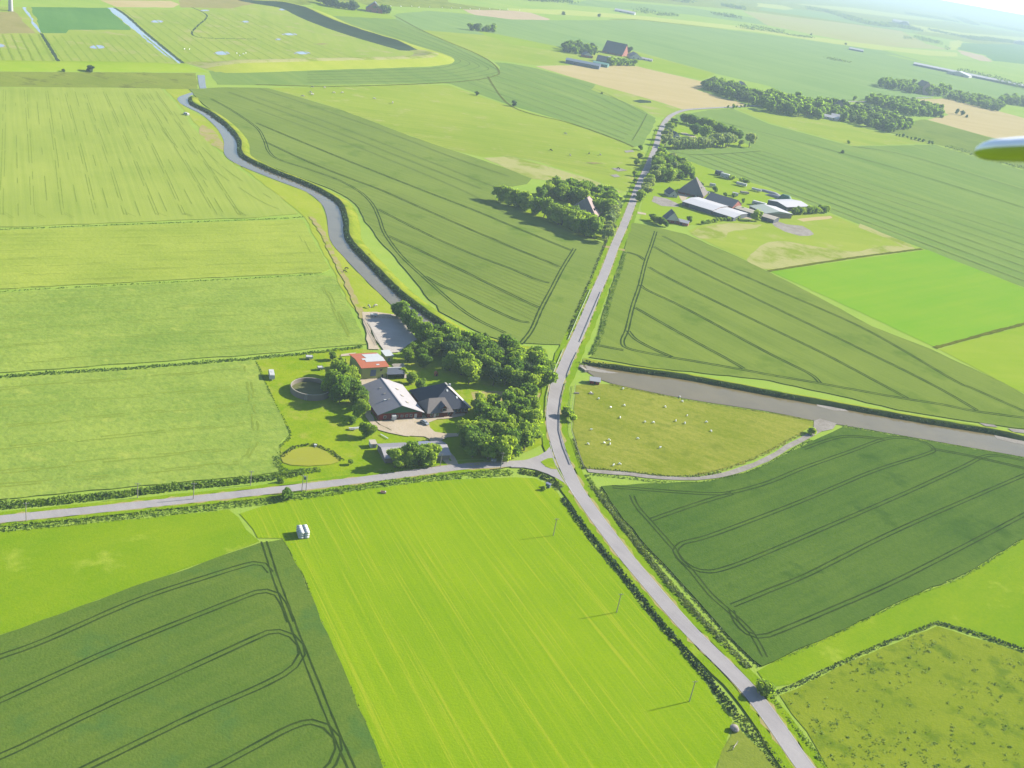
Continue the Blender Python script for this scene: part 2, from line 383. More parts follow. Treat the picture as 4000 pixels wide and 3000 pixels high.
# far country, patch by patch
FS('far_grassland', [(-900, -30), (1400, -60), (2800, -60), (3500, -4), (4400, 105), (4400, 345), (3000, 128), (2000, 45), (1400, 20), (-900, 20)], 'palegreen', z=.49, jit=0)
FS('meadow', [(-400, 10), (430, 8), (1000, 10), (1100, 14), (1195, 50), (1660, 212), (1490, 246), (740, 252), (-400, 246)], 'meadow')
FS('meadow_strip', [(-400, -10), (380, -4), (720, 0), (1000, 2), (1000, 14), (700, 40), (420, 32), (110, 28), (-400, 30)], 'palegreen')
FS('fallow_field', [(1000, -6), (700, 0), (700, 30), (900, 34), (1000, 14), (1110, 20), (1090, 2)], 'brown')
FS('stubble_field', [(389, 2), (669, 5), (705, 18), (678, 31), (452, 29), (420, 14)], 'sand')
FS('crop_field', [(122, 29), (420, 32), (515, 119), (265, 117), (255, 131), (164, 131)], 'tealcrop')
FS('fallow_field', [(-300, 48), (62, 48), (95, 90), (140, 132), (60, 132), (-300, 134)], 'brown')
FS('grassland', [(1750, -20), (2300, -10), (2900, 40), (3500, 120), (4000, 200), (4000, 262), (3450, 196), (2904, 122), (2497, 75), (2154, 76), (2000, 44), (1750, 10)], 'palegreen')
FS('crop_field', [(2210, 18), (2700, 58), (3060, 108), (3000, 80), (2700, 30), (2300, 0)], 'midcool')
FS('grassland', [(2900, 42), (3158, 74), (3355, 98), (3520, 122), (3620, 172), (3720, 196), (3510, 186), (3355, 169), (3169, 134), (3000, 100)], 'tan')
FS('crop_field', [(3000, 20), (3300, 60), (3500, 96), (3640, 122), (3560, 128), (3350, 94), (3160, 66), (2960, 40)], 'midcool')
FS('meadow_strip', [(3100, 14), (3330, 30), (3560, 62), (3700, 84), (3560, 76), (3330, 48)], 'paleband')
FS('meadow_strip', [(2960, 12), (3060, 22), (3100, 34), (3070, 40), (2960, 26)], 'paleband')
FS('crop_field', [(3560, 62), (4060, 142), (4060, 128), (3700, 70)], 'palegreen')
FS('meadow_strip', [(3560, 96), (3760, 128), (4060, 150), (4060, 166), (3760, 142), (3600, 122)], 'paleband')
FS('meadow_strip', [(1990, 33), (2217, 40), (2497, 62), (2904, 104), (3060, 128), (3300, 160), (3520, 188), (3740, 206), (3740, 222), (3500, 212), (3250, 170), (3000, 132), (2904, 120), (2497, 76), (2217, 60), (1990, 46)], 'paleband')
FS('stubble_field', [(1809, 38), (2000, 42), (2068, 50), (2150, 75), (2127, 81), (2000, 76), (1886, 70), (1830, 50)], 'stubble')
FS('crop_field', [(3756, 169), (4060, 176), (4080, 260), (3880, 238), (3850, 216), (3740, 193)], 'bluecrop')
FS('meadow_strip', [(3705, 190), (3712, 163), (3745, 157), (3762, 165), (3742, 190), (3725, 197)], 'paleband')
FS('crop_field', [(3450, 194), (3768, 236), (3878, 245), (4060, 270), (4060, 352), (3815, 292), (3736, 277), (3500, 232)], 'palegreen')
FS('stubble_field', [(3740, 195), (3843, 218), (3878, 242), (3831, 238), (3756, 212)], 'stubble')
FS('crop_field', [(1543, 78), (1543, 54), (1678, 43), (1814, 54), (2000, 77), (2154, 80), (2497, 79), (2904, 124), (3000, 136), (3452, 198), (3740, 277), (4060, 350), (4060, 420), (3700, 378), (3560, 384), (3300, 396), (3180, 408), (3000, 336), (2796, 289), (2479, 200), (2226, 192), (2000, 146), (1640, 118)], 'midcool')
FS('crop_field', [(3450, 212), (3740, 278), (3850, 306), (4060, 362), (4060, 352), (3815, 294), (3500, 218)], 'palegreen')
FS('pasture', [(1640, 119), (2000, 146), (2226, 193), (2479, 202), (2796, 290), (2741, 313), (2484, 259), (2316, 254), (2090, 256), (2000, 244), (1904, 232), (1827, 198), (1740, 163)], 'pasture_far')
FS('meadow_strip', [(1850, 116), (2000, 146), (2195, 186), (2230, 206), (2010, 178), (1900, 140)], 'ley_y')
FS('meadow_strip', [(2500, 212), (2796, 291), (2741, 312), (2500, 262), (2480, 230)], 'ley_y')
FS('stubble_field', [(2090, 260), (2316, 254), (2484, 260), (2741, 319), (2762, 334), (2723, 353), (2927, 413), (2832, 420), (2665, 428), (2543, 390), (2362, 340)], 'sand')
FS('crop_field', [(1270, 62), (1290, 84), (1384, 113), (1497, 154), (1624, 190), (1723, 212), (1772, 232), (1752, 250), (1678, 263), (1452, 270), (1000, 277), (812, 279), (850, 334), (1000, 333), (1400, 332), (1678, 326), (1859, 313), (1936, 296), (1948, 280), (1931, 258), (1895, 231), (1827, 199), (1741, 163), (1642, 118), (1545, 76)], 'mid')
FS('meadow_strip', [(1215, 8), (1400, 10), (1510, 50), (1543, 76), (1290, 62), (1225, 45)], 'ley_y')
FS('rough_ground', [(-300, 280), (300, 284), (765, 287), (772, 345), (740, 362), (640, 348), (300, 343), (-300, 340)], 'rough')
# middle distance
FS('pasture', [(1050, 345), (1316, 341), (1678, 331), (1750, 334), (2000, 420), (2226, 485), (2402, 546), (2475, 580), (2520, 600), (2475, 700), (2445, 752), (2300, 696), (2100, 634), (2000, 612), (1885, 617), (1746, 583), (1601, 533), (1452, 475), (1316, 425), (1181, 384)], 'pasture_far')
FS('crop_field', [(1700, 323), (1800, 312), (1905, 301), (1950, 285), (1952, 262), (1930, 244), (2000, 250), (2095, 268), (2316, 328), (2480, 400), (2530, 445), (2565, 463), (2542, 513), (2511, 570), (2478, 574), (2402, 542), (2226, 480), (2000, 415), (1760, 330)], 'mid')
FS('pasture', [(2310, 352), (2330, 332), (2362, 340), (2543, 391), (2660, 430), (2610, 456), (2570, 460), (2530, 440), (2440, 400)], 'meadow')
FS('bare_strip', [(1885, 619), (2000, 614), (2100, 640), (2300, 700), (2432, 754), (2392, 752), (2250, 717), (2080, 700), (2000, 668)], 'cream')
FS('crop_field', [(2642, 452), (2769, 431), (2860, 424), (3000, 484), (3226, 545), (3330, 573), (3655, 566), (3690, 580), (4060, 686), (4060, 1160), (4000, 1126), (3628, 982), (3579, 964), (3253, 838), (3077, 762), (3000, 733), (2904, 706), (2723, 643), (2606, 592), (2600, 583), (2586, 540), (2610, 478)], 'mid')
FS('pasture', [(2870, 424), (2990, 436), (3226, 467), (3430, 516), (3655, 562), (3330, 570), (3226, 541), (3000, 480)], 'pasture_far')
FS('crop_field', [(3440, 512), (3500, 480), (3610, 467), (3850, 534), (4060, 580), (4060, 680), (3690, 574)], 'wheat_r')
FS('stubble_field', [(3588, 390), (3696, 385), (3909, 438), (4060, 478), (4060, 580), (3850, 533), (3619, 468), (3705, 450), (3640, 416)], 'sand')
FS('farm_grass', [(2606, 594), (2723, 645), (2904, 708), (3077, 764), (3150, 800), (3060, 830), (3000, 848), (2900, 858), (2720, 884), (2620, 876), (2500, 866), (2508, 760), (2560, 640)], 'ley_y')
FS('pasture', [(2690, 906), (2723, 886), (2900, 862), (3000, 852), (3120, 832), (3250, 842), (3579, 972), (3500, 990), (3000, 1058), (2904, 1012), (2769, 952)], 'pasture_far')
FS('dry_patch', T(2600, 650, 3.1725, [(300, 840), (480, 760), (760, 710), (1000, 720), (1200, 730), (1040, 790), (850, 800), (760, 830), (740, 890), (420, 900)]), 'cream', smooth=True)
FS('dry_patch', T(3000, 750, 2.212, [(0, 440), (200, 440), (500, 490), (760, 520), (1000, 470), (1240, 480), (1270, 495), (700, 570), (0, 675), (-180, 590)]), 'cream', smooth=True)
FS('dry_patch', T(3000, 750, 2.212, [(250, 240), (540, 210), (560, 230), (300, 262)]), 'sand', smooth=True)
FS('dry_patch', T(3000, 750, 2.212, [(800, 280), (1250, 470), (1180, 480), (1060, 420), (780, 310)]), 'cream')
FS('muddy_ground', T(3000, 750, 2.212, [(20, 240), (160, 285), (300, 300), (400, 370), (280, 385), (150, 350), (60, 300)]), 'mud', smooth=True)
FS('ley_field', [(3009, 1063), (3619, 977), (4060, 1150), (4060, 1250), (4000, 1262), (3642, 1356), (3316, 1203)], 'ley_r')
FS('ley_field', [(3662, 1366), (4000, 1274), (4060, 1258), (4060, 1585), (4000, 1540), (3918, 1498)], 'ley_y')
# crops left of the canal
FS('barley_field', [(-300, 343), (300, 346), (630, 349), (696, 420), (760, 510), (850, 590), (900, 640), (1000, 710), (1090, 770), (1130, 806), (1165, 838), (1000, 853), (0, 893), (-300, 908)], 'pale', h=.35)
FS('barley_field', [(-300, 920), (0, 906), (1000, 866), (1183, 862), (1285, 1055), (1258, 1068), (1000, 1081), (0, 1134), (-300, 1150)], 'pale2', h=.35)
FS('barley_field', [(-300, 1168), (0, 1150), (1000, 1094), (1262, 1081), (1305, 1086), (1370, 1220), (1430, 1350), (1316, 1358), (1000, 1390), (0, 1463), (-300, 1490)], 'pale3', h=CROP)
FS('barley_field', [(-300, 1512), (0, 1487), (600, 1446), (995, 1414), (1060, 1560), (1132, 1704), (1092, 1745), (1085, 1852), (1000, 1862), (0, 1958), (-300, 1990)], 'pale3', h=CROP)
FS('canal_meadow', [(645, 350), (775, 350), (700, 392), (718, 420), (800, 462), (850, 510), (882, 560), (880, 610), (920, 645), (1000, 680), (1194, 752), (1252, 798), (1275, 850), (1288, 940), (1343, 1010), (1434, 1107), (1530, 1200), (1580, 1250), (1430, 1250), (1370, 1200), (1300, 1060), (1190, 850), (1130, 800), (1000, 700), (850, 580)], 'meadow_c')
FS('bare_patch', [(790, 490), (830, 510), (870, 560), (872, 590), (845, 580), (800, 550), (775, 520)], 'dirt', smooth=True)
# right of the canal
FS('wheat_field', [(740, 352), (880, 344), (1040, 346), (1181, 386), (1316, 427), (1452, 477), (1601, 535), (1746, 585), (1859, 620), (2000, 671), (2075, 702), (2060, 720), (1960, 740), (1930, 780), (2050, 830), (2180, 880), (2300, 930), (2360, 955), (2345, 1000), (2262, 1200), (2200, 1330), (2188, 1350), (2000, 1345), (1900, 1318), (1800, 1268), (1722, 1222), (1640, 1130), (1560, 1030), (1470, 930), (1430, 870), (1392, 800), (1300, 745), (1180, 700), (1060, 655), (980, 620), (945, 560), (880, 470), (790, 410)], 'wheat', h=CROP)
FS('wheat_field', [(2470, 874), (2520, 882), (2678, 918), (2769, 959), (2904, 1018), (3000, 1066), (3136, 1134), (3407, 1279), (3633, 1369), (3918, 1500), (4060, 1580), (4060, 1690), (4000, 1681), (3769, 1649), (3497, 1604), (3271, 1550), (3000, 1491), (2542, 1440), (2300, 1402), (2316, 1392), (2334, 1315), (2384, 1134), (2434, 994)], 'wheat_r', h=CROP)
FS('sheep_pasture', [(2250, 1509), (2300, 1500), (2407, 1507), (2678, 1568), (3000, 1617), (3136, 1636), (3194, 1658), (3136, 1690), (3000, 1768), (2904, 1814), (2723, 1862), (2588, 1862), (2452, 1845), (2280, 1835), (2253, 1753), (2236, 1681)], 'pasture')
FS('wheat_field', [(2352, 1905), (2588, 1894), (2769, 1886), (2904, 1855), (3000, 1818), (3136, 1746), (3289, 1674), (3588, 1724), (4060, 1804), (4060, 2070), (3764, 2250), (3567, 2329), (3236, 2494), (3016, 2588), (2972, 2612), (2940, 2585), (2796, 2439), (2630, 2250), (2497, 2110), (2407, 1997)], 'wheat_d', h=CROP)
FS('ley_field', [(2960, 2630), (3016, 2592), (3567, 2334), (3764, 2255), (4000, 2106), (4120, 2040), (4120, 2600), (4000, 2540), (3654, 2437), (3350, 2560), (3080, 2678), (3000, 2688)], 'lush')
FS('rough_pasture', [(3040, 2724), (3110, 2690), (3360, 2572), (3654, 2450), (4000, 2556), (4120, 2600), (4120, 3120), (3300, 3120), (3232, 3000), (3150, 2865)], 'tussock')
# in front
FS('ley_field', [(-120, 2092), (0, 2084), (895, 1998), (935, 2030), (960, 2075), (1012, 2122), (655, 2252), (0, 2490), (-150, 2545)], 'lush')
FS('mown_field', [(935, 2010), (1023, 1984), (1136, 1957), (1452, 1911), (1678, 1885), (2000, 1867), (2090, 1872), (2136, 1898), (2172, 1925), (2212, 1988), (2289, 2101), (2362, 2192), (2418, 2260), (2504, 2370), (2686, 2583), (2835, 2787), (2856, 2818), (2843, 2880), (2788, 3000), (2735, 3120), (1545, 3120), (1497, 3000), (1353, 2657), (1276, 2485), (1181, 2250), (1104, 2110), (1010, 2110)], 'mown')
FS('wheat_field', [(1013, 2130), (1060, 2120), (1102, 2114), (1181, 2250), (1276, 2485), (1353, 2657), (1497, 3000), (1545, 3120), (-300, 3120), (-150, 2548), (0, 2492), (655, 2254)], 'wheat_b', h=CROP)
FS('rough_corner', [(2862, 2826), (2900, 2870), (3080, 3040), (3060, 3120), (2745, 3120), (2795, 3000), (2850, 2880)], 'rough')
FS('farm_lawn', [(1002, 1412), (1200, 1382), (1370, 1364), (1440, 1372), (1480, 1392), (1560, 1387), (1640, 1330), (1760, 1350), (2115, 1420), (2140, 1500), (2125, 1640), (2128, 1740), (2000, 1792), (1790, 1802), (1480, 1858), (1092, 1905), (1088, 1752), (1138, 1708), (1064, 1560)], 'lawn')
FS('farm_meadow', [(1840, 1535), (2110, 1540), (2112, 1566), (1990, 1580), (1850, 1570)], 'dirt', smooth=True)

# ---- ditches between the barley fields, hedge bottoms
for nm, ln, wd in (('ditch', [(-300, 914), (0, 900), (1000, 860), (1190, 850)], 3.2), ('ditch', [(-300, 1160), (0, 1142), (1000, 1088), (1270, 1072)], 3.0), ('ditch', [(-300, 1502), (0, 1475), (1000, 1402), (1340, 1362)], 4.5), ('ditch', [(3000, 1062), (3330, 1010), (3600, 975)], 3.0), ('ditch', [(3650, 1362), (4000, 1268), (4080, 1250)], 3.5), ('ditch', [(1000, 333), (1316, 339), (1678, 328), (1859, 314), (1936, 297), (1950, 284), (1934, 258), (1896, 230), (1828, 197), (1742, 162), (1642, 117), (1540, 62)], 3), ('ditch', [(1905, 301), (2000, 418), (2226, 483), (2402, 545), (2476, 577)], 2.6)):
    struct(mesh_obj(nm, *ribbon_geo(catmull(PL(ln), 5), wd, .485 if ln[0][0] < -200 else .86, 0, .3), M['ditch']))

# ---- water
def water(name, left, right, mat, z=.045, n=1):
    a, b = catmull(PL(left), 8), catmull(PL(right), 8)
    q = a + b[::-1]
    return sheet(name, q, M[mat], z=z, jit=0, step=9999, world=True)
water('river', [(771, 296), (776, 330), (778, 355), (740, 366), (700, 380), (692, 388), (705, 407), (745, 428), (791, 452), (845, 502), (873, 552), (877, 606), (918, 640), (1000, 676), (1100, 715), (1194, 752), (1253, 797), (1276, 849), (1289, 940), (1344, 1009), (1434, 1104), (1533, 1199), (1630, 1290), (1760, 1390), (2000, 1440), (2150, 1450)],
      [(800, 296), (803, 330), (804, 352), (775, 366), (745, 376), (735, 389), (744, 411), (820, 448), (888, 502), (928, 556), (938, 610), (1010, 651), (1090, 690), (1160, 716), (1243, 750), (1320, 798), (1346, 867), (1356, 940), (1442, 1039), (1550, 1148), (1641, 1220), (1715, 1275), (1850, 1350), (2000, 1400), (2150, 1420)], 'river', z=.75)
water('canal', [(2285, 1452), (2330, 1482), (2389, 1503), (2678, 1562), (3000, 1612), (3181, 1648), (3280, 1664), (3588, 1717), (4000, 1790), (4100, 1808)],
      [(2262, 1428), (2289, 1431), (2452, 1458), (2678, 1490), (3000, 1551), (3316, 1608), (3588, 1656), (3886, 1705), (4000, 1729), (4100, 1748)], 'canal', z=.75)
FS('creek', [(2290, 1838), (2452, 1850), (2588, 1866), (2723, 1868), (2814, 1852), (2904, 1826), (3000, 1784), (3068, 1744), (3149, 1700), (3210, 1668), (3232, 1676), (3160, 1716), (3080, 1760), (3000, 1806), (2904, 1846), (2800, 1874), (2723, 1882), (2588, 1878), (2452, 1863), (2300, 1850)], 'mud', z=.77, smooth=True, jit=.3)
FS('river_mouth_mud', [(3181, 1650), (3200, 1640), (3270, 1660), (3250, 1680), (3215, 1688), (3180, 1684)], 'mud', z=.79, smooth=True)
for pts in ([(3180, 1556), (3230, 1570), (3317, 1612), (3250, 1606), (3190, 1590)], [(3820, 1655), (3870, 1656), (3900, 1674), (3850, 1670)], [(3885, 1706), (3960, 1722), (4080, 1742), (4080, 1756), (3960, 1734), (3890, 1718)], [(3935, 1678), (4080, 1690), (4080, 1704), (3960, 1692)], [(2285, 1432), (2330, 1446), (2420, 1462), (2340, 1458), (2295, 1450)]):
    FS('mud_bank', pts, 'mud', z=.80, smooth=True)
FS('drain', [(421, 32), (446, 32), (490, 62), (555, 121), (710, 247), (698, 249), (640, 215), (525, 120), (455, 62)], 'pool', z=.53)
FS('drain', [(88, 30), (100, 30), (120, 60), (150, 118), (160, 132), (150, 126), (130, 100), (105, 55)], 'pool', z=.53)
struct(mesh_obj('ditch', *ribbon_geo(catmull(PL([(162, 132), (185, 170), (215, 220), (232, 248)]), 5), 4, .54, 0, .3), M['dykedark']))
struct(mesh_obj('ditch', *ribbon_geo(catmull(PL([(446, 31), (492, 61), (558, 120), (640, 188), (716, 249)]), 5), 5, .54, 0, .3), M['dykedark']))
struct(mesh_obj('ditch', *ribbon_geo(catmull(PL([(750, 30), (808, 62), (770, 104), (750, 128), (760, 142), (810, 150), (1000, 154)]), 8), 2.6, .54, 0, .3), M['dykedark']))
for cx, cy, rx, ry in ((614, 85, 21, 4.5), (380, 185, 27, 6.5), (866, 209, 28, 6.5), (958, 86, 12, 2.5), (1131, 135, 27, 3.5), (1180, 208, 29, 5), (1086, 155, 9, 2.5), (800, 42, 15, 2), (-4, 180, 20, 6), (1104, 38, 12, 3)):
    FS('mud_bank', [(cx + (rx + 4) * math.cos(t) * (1 + .1 * math.sin(3 * t)), cy + (ry + 1.6) * math.sin(t)) for t in [k * .524 for k in range(12)]], 'mud', z=.535, smooth=True, jit=0)
    FS('pool', [(cx + rx * math.cos(t) * (1 + .1 * math.sin(3 * t)), cy + ry * math.sin(t)) for t in [k * .524 for k in range(12)]], 'pool', z=.545, smooth=True, jit=0)
FS('mud_bank', [(1220, 174), (1258, 169), (1292, 173), (1260, 177)], 'brown', z=.55, smooth=True)
FS('pool', [(2470, 396), (2500, 391), (2540, 396), (2545, 403), (2500, 404)], 'dykedark', z=.9, smooth=True, jit=0)
FS('pond', T(1000, 1500, 2.212, [(215, 655), (235, 612), (290, 590), (400, 562), (510, 555), (590, 590), (650, 630), (712, 662), (715, 688), (640, 712), (450, 722), (300, 716), (230, 692)]), 'algae', z=.9, smooth=True, jit=.15)

# ---- embankments
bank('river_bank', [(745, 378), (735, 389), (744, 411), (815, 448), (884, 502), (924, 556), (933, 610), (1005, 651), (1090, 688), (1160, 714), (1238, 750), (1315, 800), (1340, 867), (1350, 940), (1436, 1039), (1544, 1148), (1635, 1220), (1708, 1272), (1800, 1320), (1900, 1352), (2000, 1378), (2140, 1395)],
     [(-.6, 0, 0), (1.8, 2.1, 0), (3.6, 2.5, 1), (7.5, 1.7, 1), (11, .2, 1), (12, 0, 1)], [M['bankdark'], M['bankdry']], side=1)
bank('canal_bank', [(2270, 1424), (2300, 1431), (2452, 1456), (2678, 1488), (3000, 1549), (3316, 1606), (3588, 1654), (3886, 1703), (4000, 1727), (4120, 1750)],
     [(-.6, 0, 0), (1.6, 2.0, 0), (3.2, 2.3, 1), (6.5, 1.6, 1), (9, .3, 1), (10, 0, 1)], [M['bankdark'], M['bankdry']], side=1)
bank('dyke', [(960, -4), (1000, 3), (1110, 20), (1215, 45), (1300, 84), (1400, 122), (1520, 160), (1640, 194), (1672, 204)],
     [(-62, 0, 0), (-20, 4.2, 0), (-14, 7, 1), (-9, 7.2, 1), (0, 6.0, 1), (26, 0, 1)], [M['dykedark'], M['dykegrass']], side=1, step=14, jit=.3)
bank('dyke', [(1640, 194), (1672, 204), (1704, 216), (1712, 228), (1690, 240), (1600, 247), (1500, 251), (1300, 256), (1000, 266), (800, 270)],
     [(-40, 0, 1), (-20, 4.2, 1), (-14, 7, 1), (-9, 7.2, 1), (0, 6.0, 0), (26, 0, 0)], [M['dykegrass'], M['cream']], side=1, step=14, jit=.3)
bank('dyke', [(770, 268), (600, 266), (300, 263), (0, 261), (-350, 258)],
     [(-26, 0, 0), (-6, 4.8, 0), (0, 5, 0), (6, 4.6, 0), (24, 0, 0)], [M['ley_y']], side=1, step=14, jit=.3)
FS('dyke_ramp', [(1130, 60), (1152, 54), (1166, 58), (1160, 70), (1138, 76)], 'cream', z=.5, smooth=True)

# ---- roads
MAIN = [(3240, 3130), (3137, 3000), (2929, 2712), (2682, 2460), (2500, 2250), (2437, 2174), (2368, 2083), (2302, 1993), (2250, 1915), (2220, 1855), (2190, 1785), (2172, 1725), (2160, 1680), (2158, 1636), (2163, 1570), (2176, 1500), (2198, 1451), (2226, 1383), (2251, 1329), (2287, 1247), (2331, 1139), (2363, 1066), (2402, 962), (2435, 886), (2470, 795), (2492, 735), (2520, 675), (2549, 608), (2563, 570), (2582, 508), (2604, 470), (2633, 447), (2678, 432), (2746, 426), (2859, 420), (2960, 415), (3100, 410), (3300, 399), (3400, 398), (3570, 385), (3640, 383)]
MINOR = [(-300, 2072), (-120, 2050), (0, 2037), (450, 1991), (1000, 1931), (1452, 1877), (1768, 1834), (1900, 1825), (2000, 1818), (2060, 1815)]
road('road', MAIN, 6.5, M['asphalt'], .98 + .02)
road('side_road', MINOR, 4.8, M['asphalt'], .98)
FS('road_junction', T(2000, 1500, 2.212, [(-10, 692), (130, 668), (230, 632), (290, 598), (322, 560), (345, 600), (360, 655), (385, 755), (440, 850), (470, 885), (450, 870), (380, 828), (300, 790), (200, 755), (100, 738), (-10, 736)]), 'asphalt', z=.972, jit=.05)
FS('road_island', T(2000, 1500, 2.212, [(243, 690), (275, 672), (305, 660), (348, 656), (366, 700), (384, 753), (340, 750), (290, 732)]), 'lawn', z=1.06, jit=.1)
struct(mesh_obj('road_marking', *ribbon_geo(catmull(PL([(2146, 1735), (2160, 1790), (2182, 1845), (2211, 1895), (2245, 1950)]), 3), .25, 1.03), M['whiteline']))
struct(mesh_obj('road_shoulder', *ribbon_geo(catmull(PL(MAIN), 3), 7.5, .955, 0, .28), M['dirt']))
struct(mesh_obj('road_shoulder', *ribbon_geo(catmull(PL(MINOR), 3), 5.6, .95, 0, .25), M['dirt']))
q_ = catmull(PL(MAIN), 4)
struct(multi('road_marking', [ribbon_geo(q_, .16, 1.035, s, 0) for s in (-2.95, 2.95)], [M['whiteline']]))
# farm drives and yards
FS('farm_yard', [(1468, 1648), (1480, 1654), (1560, 1642), (1640, 1632), (1812, 1614), (1816, 1630), (1760, 1640), (1705, 1643), (1676, 1658), (1680, 1680), (1700, 1693), (1735, 1700), (1790, 1700), (1795, 1710), (1742, 1716), (1712, 1738), (1690, 1730), (1660, 1714), (1600, 1708), (1550, 1700), (1520, 1680), (1490, 1668)], 'gravel', z=.99)
for px_, w_, z_ in (([(1432, 1598), (1442, 1635), (1468, 1668), (1520, 1692), (1600, 1706)], 3.4, .994), ([(1690, 1712), (1712, 1742), (1738, 1778), (1768, 1822)], 5.2, .998)):
    struct(mesh_obj('farm_drive', *ribbon_geo(catmull(PL(px_), 3), w_, z_, 0, .15), M['gravel']))
struct(mesh_obj('grass_strip', *ribbon_geo(catmull(PL([(1716, 1748), (1738, 1778), (1760, 1808)]), 3), .9, 1.01, 0, .1), M['lawn']))
FS('farm_yard', [(1362, 1490), (1420, 1488), (1500, 1480), (1540, 1500), (1413, 1524), (1413, 1545), (1391, 1548), (1372, 1519)], 'gravel', z=.99)
FS('riding_arena', [(1427, 1252), (1500, 1250), (1577, 1255), (1602, 1290), (1628, 1330), (1590, 1352), (1562, 1380), (1502, 1386), (1480, 1352)], 'arena', z=.99)
FS('track', [(1415, 1225), (1470, 1224), (1540, 1235), (1580, 1246), (1575, 1255), (1426, 1252), (1462, 1330), (1485, 1372), (1440, 1370), (1432, 1330), (1418, 1250)], 'gravel', z=.985)
struct(mesh_obj('track', *ribbon_geo(catmull(PL([(1420, 1250), (1392, 1190), (1345, 1090), (1305, 1010), (1262, 920), (1215, 850)]), 4), 3.6, .93, 0, .5), M['dirt']))
FS('farm_track', [(1390, 1382), (1370, 1384), (1330, 1388), (1326, 1398), (1370, 1396)], 'gravel', z=.99)
FS('farm_yard', T(2600, 650, 3.1725, [(-160, 370), (0, 400), (150, 470), (150, 510), (-60, 500), (-170, 440)]), 'mud')
FS('farm_yard', T(2600, 650, 3.1725, [(140, 330), (320, 350), (250, 420), (190, 430)]), 'gravel')
FS('farm_yard', T(2900, 650, 3.1725, [(-70, 640), (200, 570), (330, 590), (600, 575), (450, 615), (330, 620), (100, 660), (-40, 650)]), 'gravel')
FS('farm_track', T(2000, 750, 2.212, [(1040, 165), (1070, 172), (1160, 190), (1160, 205), (1070, 190), (1030, 200)]), 'gravel')
FS('garden_lawn', T(2500, 400, 2.538, [(290, 470), (330, 300), (380, 190), (480, 230), (700, 290), (980, 370), (1100, 445), (700, 462)]), 'ley_y')
FS('farm_track', T(2500, 400, 2.538, [(390, 300), (450, 305), (590, 360), (560, 366), (420, 325)]), 'gravel')
FS('garden_lawn', T(1900, 700, 2.538, [(100, 170), (350, 170), (560, 130), (700, 90), (1200, 200), (1180, 620), (900, 560), (500, 380), (100, 220)]), 'lawn', z=1.1)
FS('field_entrance', T(2000, 750, 2.212, [(780, 470), (870, 480), (990, 510), (985, 525), (860, 500), (770, 485)]), 'dirt', z=.95)
# ---- grass verges that stay brighter along the roads
for s, o in ((1, 5.4), (-1, 5.4)):
    struct(mesh_obj('road_verge', *ribbon_geo(catmull(PL(MAIN[:30]), 5), 3.6, .945, s * o, .2), M['lush']))
    struct(mesh_obj('road_verge', *ribbon_geo(catmull(PL(MINOR[:8]), 5), 2.2, .94, s * 3.7, .2), M['lush']))

# ---- wheel tracks in the crops
def zt(name): return max(v.co.z for v in bpy.data.objects[name].data.vertices)
CZ = 1.62
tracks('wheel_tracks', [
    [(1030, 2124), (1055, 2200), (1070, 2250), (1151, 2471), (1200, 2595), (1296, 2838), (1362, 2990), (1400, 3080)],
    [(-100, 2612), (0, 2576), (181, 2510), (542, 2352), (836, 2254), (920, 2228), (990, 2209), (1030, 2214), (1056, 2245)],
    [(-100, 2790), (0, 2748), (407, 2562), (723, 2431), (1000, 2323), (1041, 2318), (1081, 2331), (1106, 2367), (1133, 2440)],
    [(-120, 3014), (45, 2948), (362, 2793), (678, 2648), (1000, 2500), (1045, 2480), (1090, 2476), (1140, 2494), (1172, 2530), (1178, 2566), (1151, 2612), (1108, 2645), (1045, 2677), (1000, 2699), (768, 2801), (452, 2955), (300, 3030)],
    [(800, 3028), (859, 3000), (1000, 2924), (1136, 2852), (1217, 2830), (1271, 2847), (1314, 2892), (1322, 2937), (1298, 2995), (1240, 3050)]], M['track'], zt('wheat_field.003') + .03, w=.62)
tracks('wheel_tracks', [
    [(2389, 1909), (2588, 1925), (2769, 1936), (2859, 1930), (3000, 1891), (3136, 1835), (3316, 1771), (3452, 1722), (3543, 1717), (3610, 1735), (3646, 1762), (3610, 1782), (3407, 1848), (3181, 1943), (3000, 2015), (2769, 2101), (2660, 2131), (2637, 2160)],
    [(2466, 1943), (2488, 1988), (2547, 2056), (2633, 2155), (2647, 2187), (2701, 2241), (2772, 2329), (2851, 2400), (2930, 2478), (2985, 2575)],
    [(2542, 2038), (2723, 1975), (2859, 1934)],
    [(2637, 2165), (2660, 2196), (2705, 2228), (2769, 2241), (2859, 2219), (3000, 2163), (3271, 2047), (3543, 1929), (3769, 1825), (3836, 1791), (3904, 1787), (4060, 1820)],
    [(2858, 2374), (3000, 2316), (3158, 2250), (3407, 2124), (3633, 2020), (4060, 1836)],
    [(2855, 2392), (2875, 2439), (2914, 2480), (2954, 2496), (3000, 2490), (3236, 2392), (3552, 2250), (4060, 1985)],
    [(3136, 1760), (3290, 1712), (3452, 1722)], [(3640, 1760), (3800, 1790), (4060, 1850)]], M['track'], zt('wheat_field.002') + .03, w=.66)
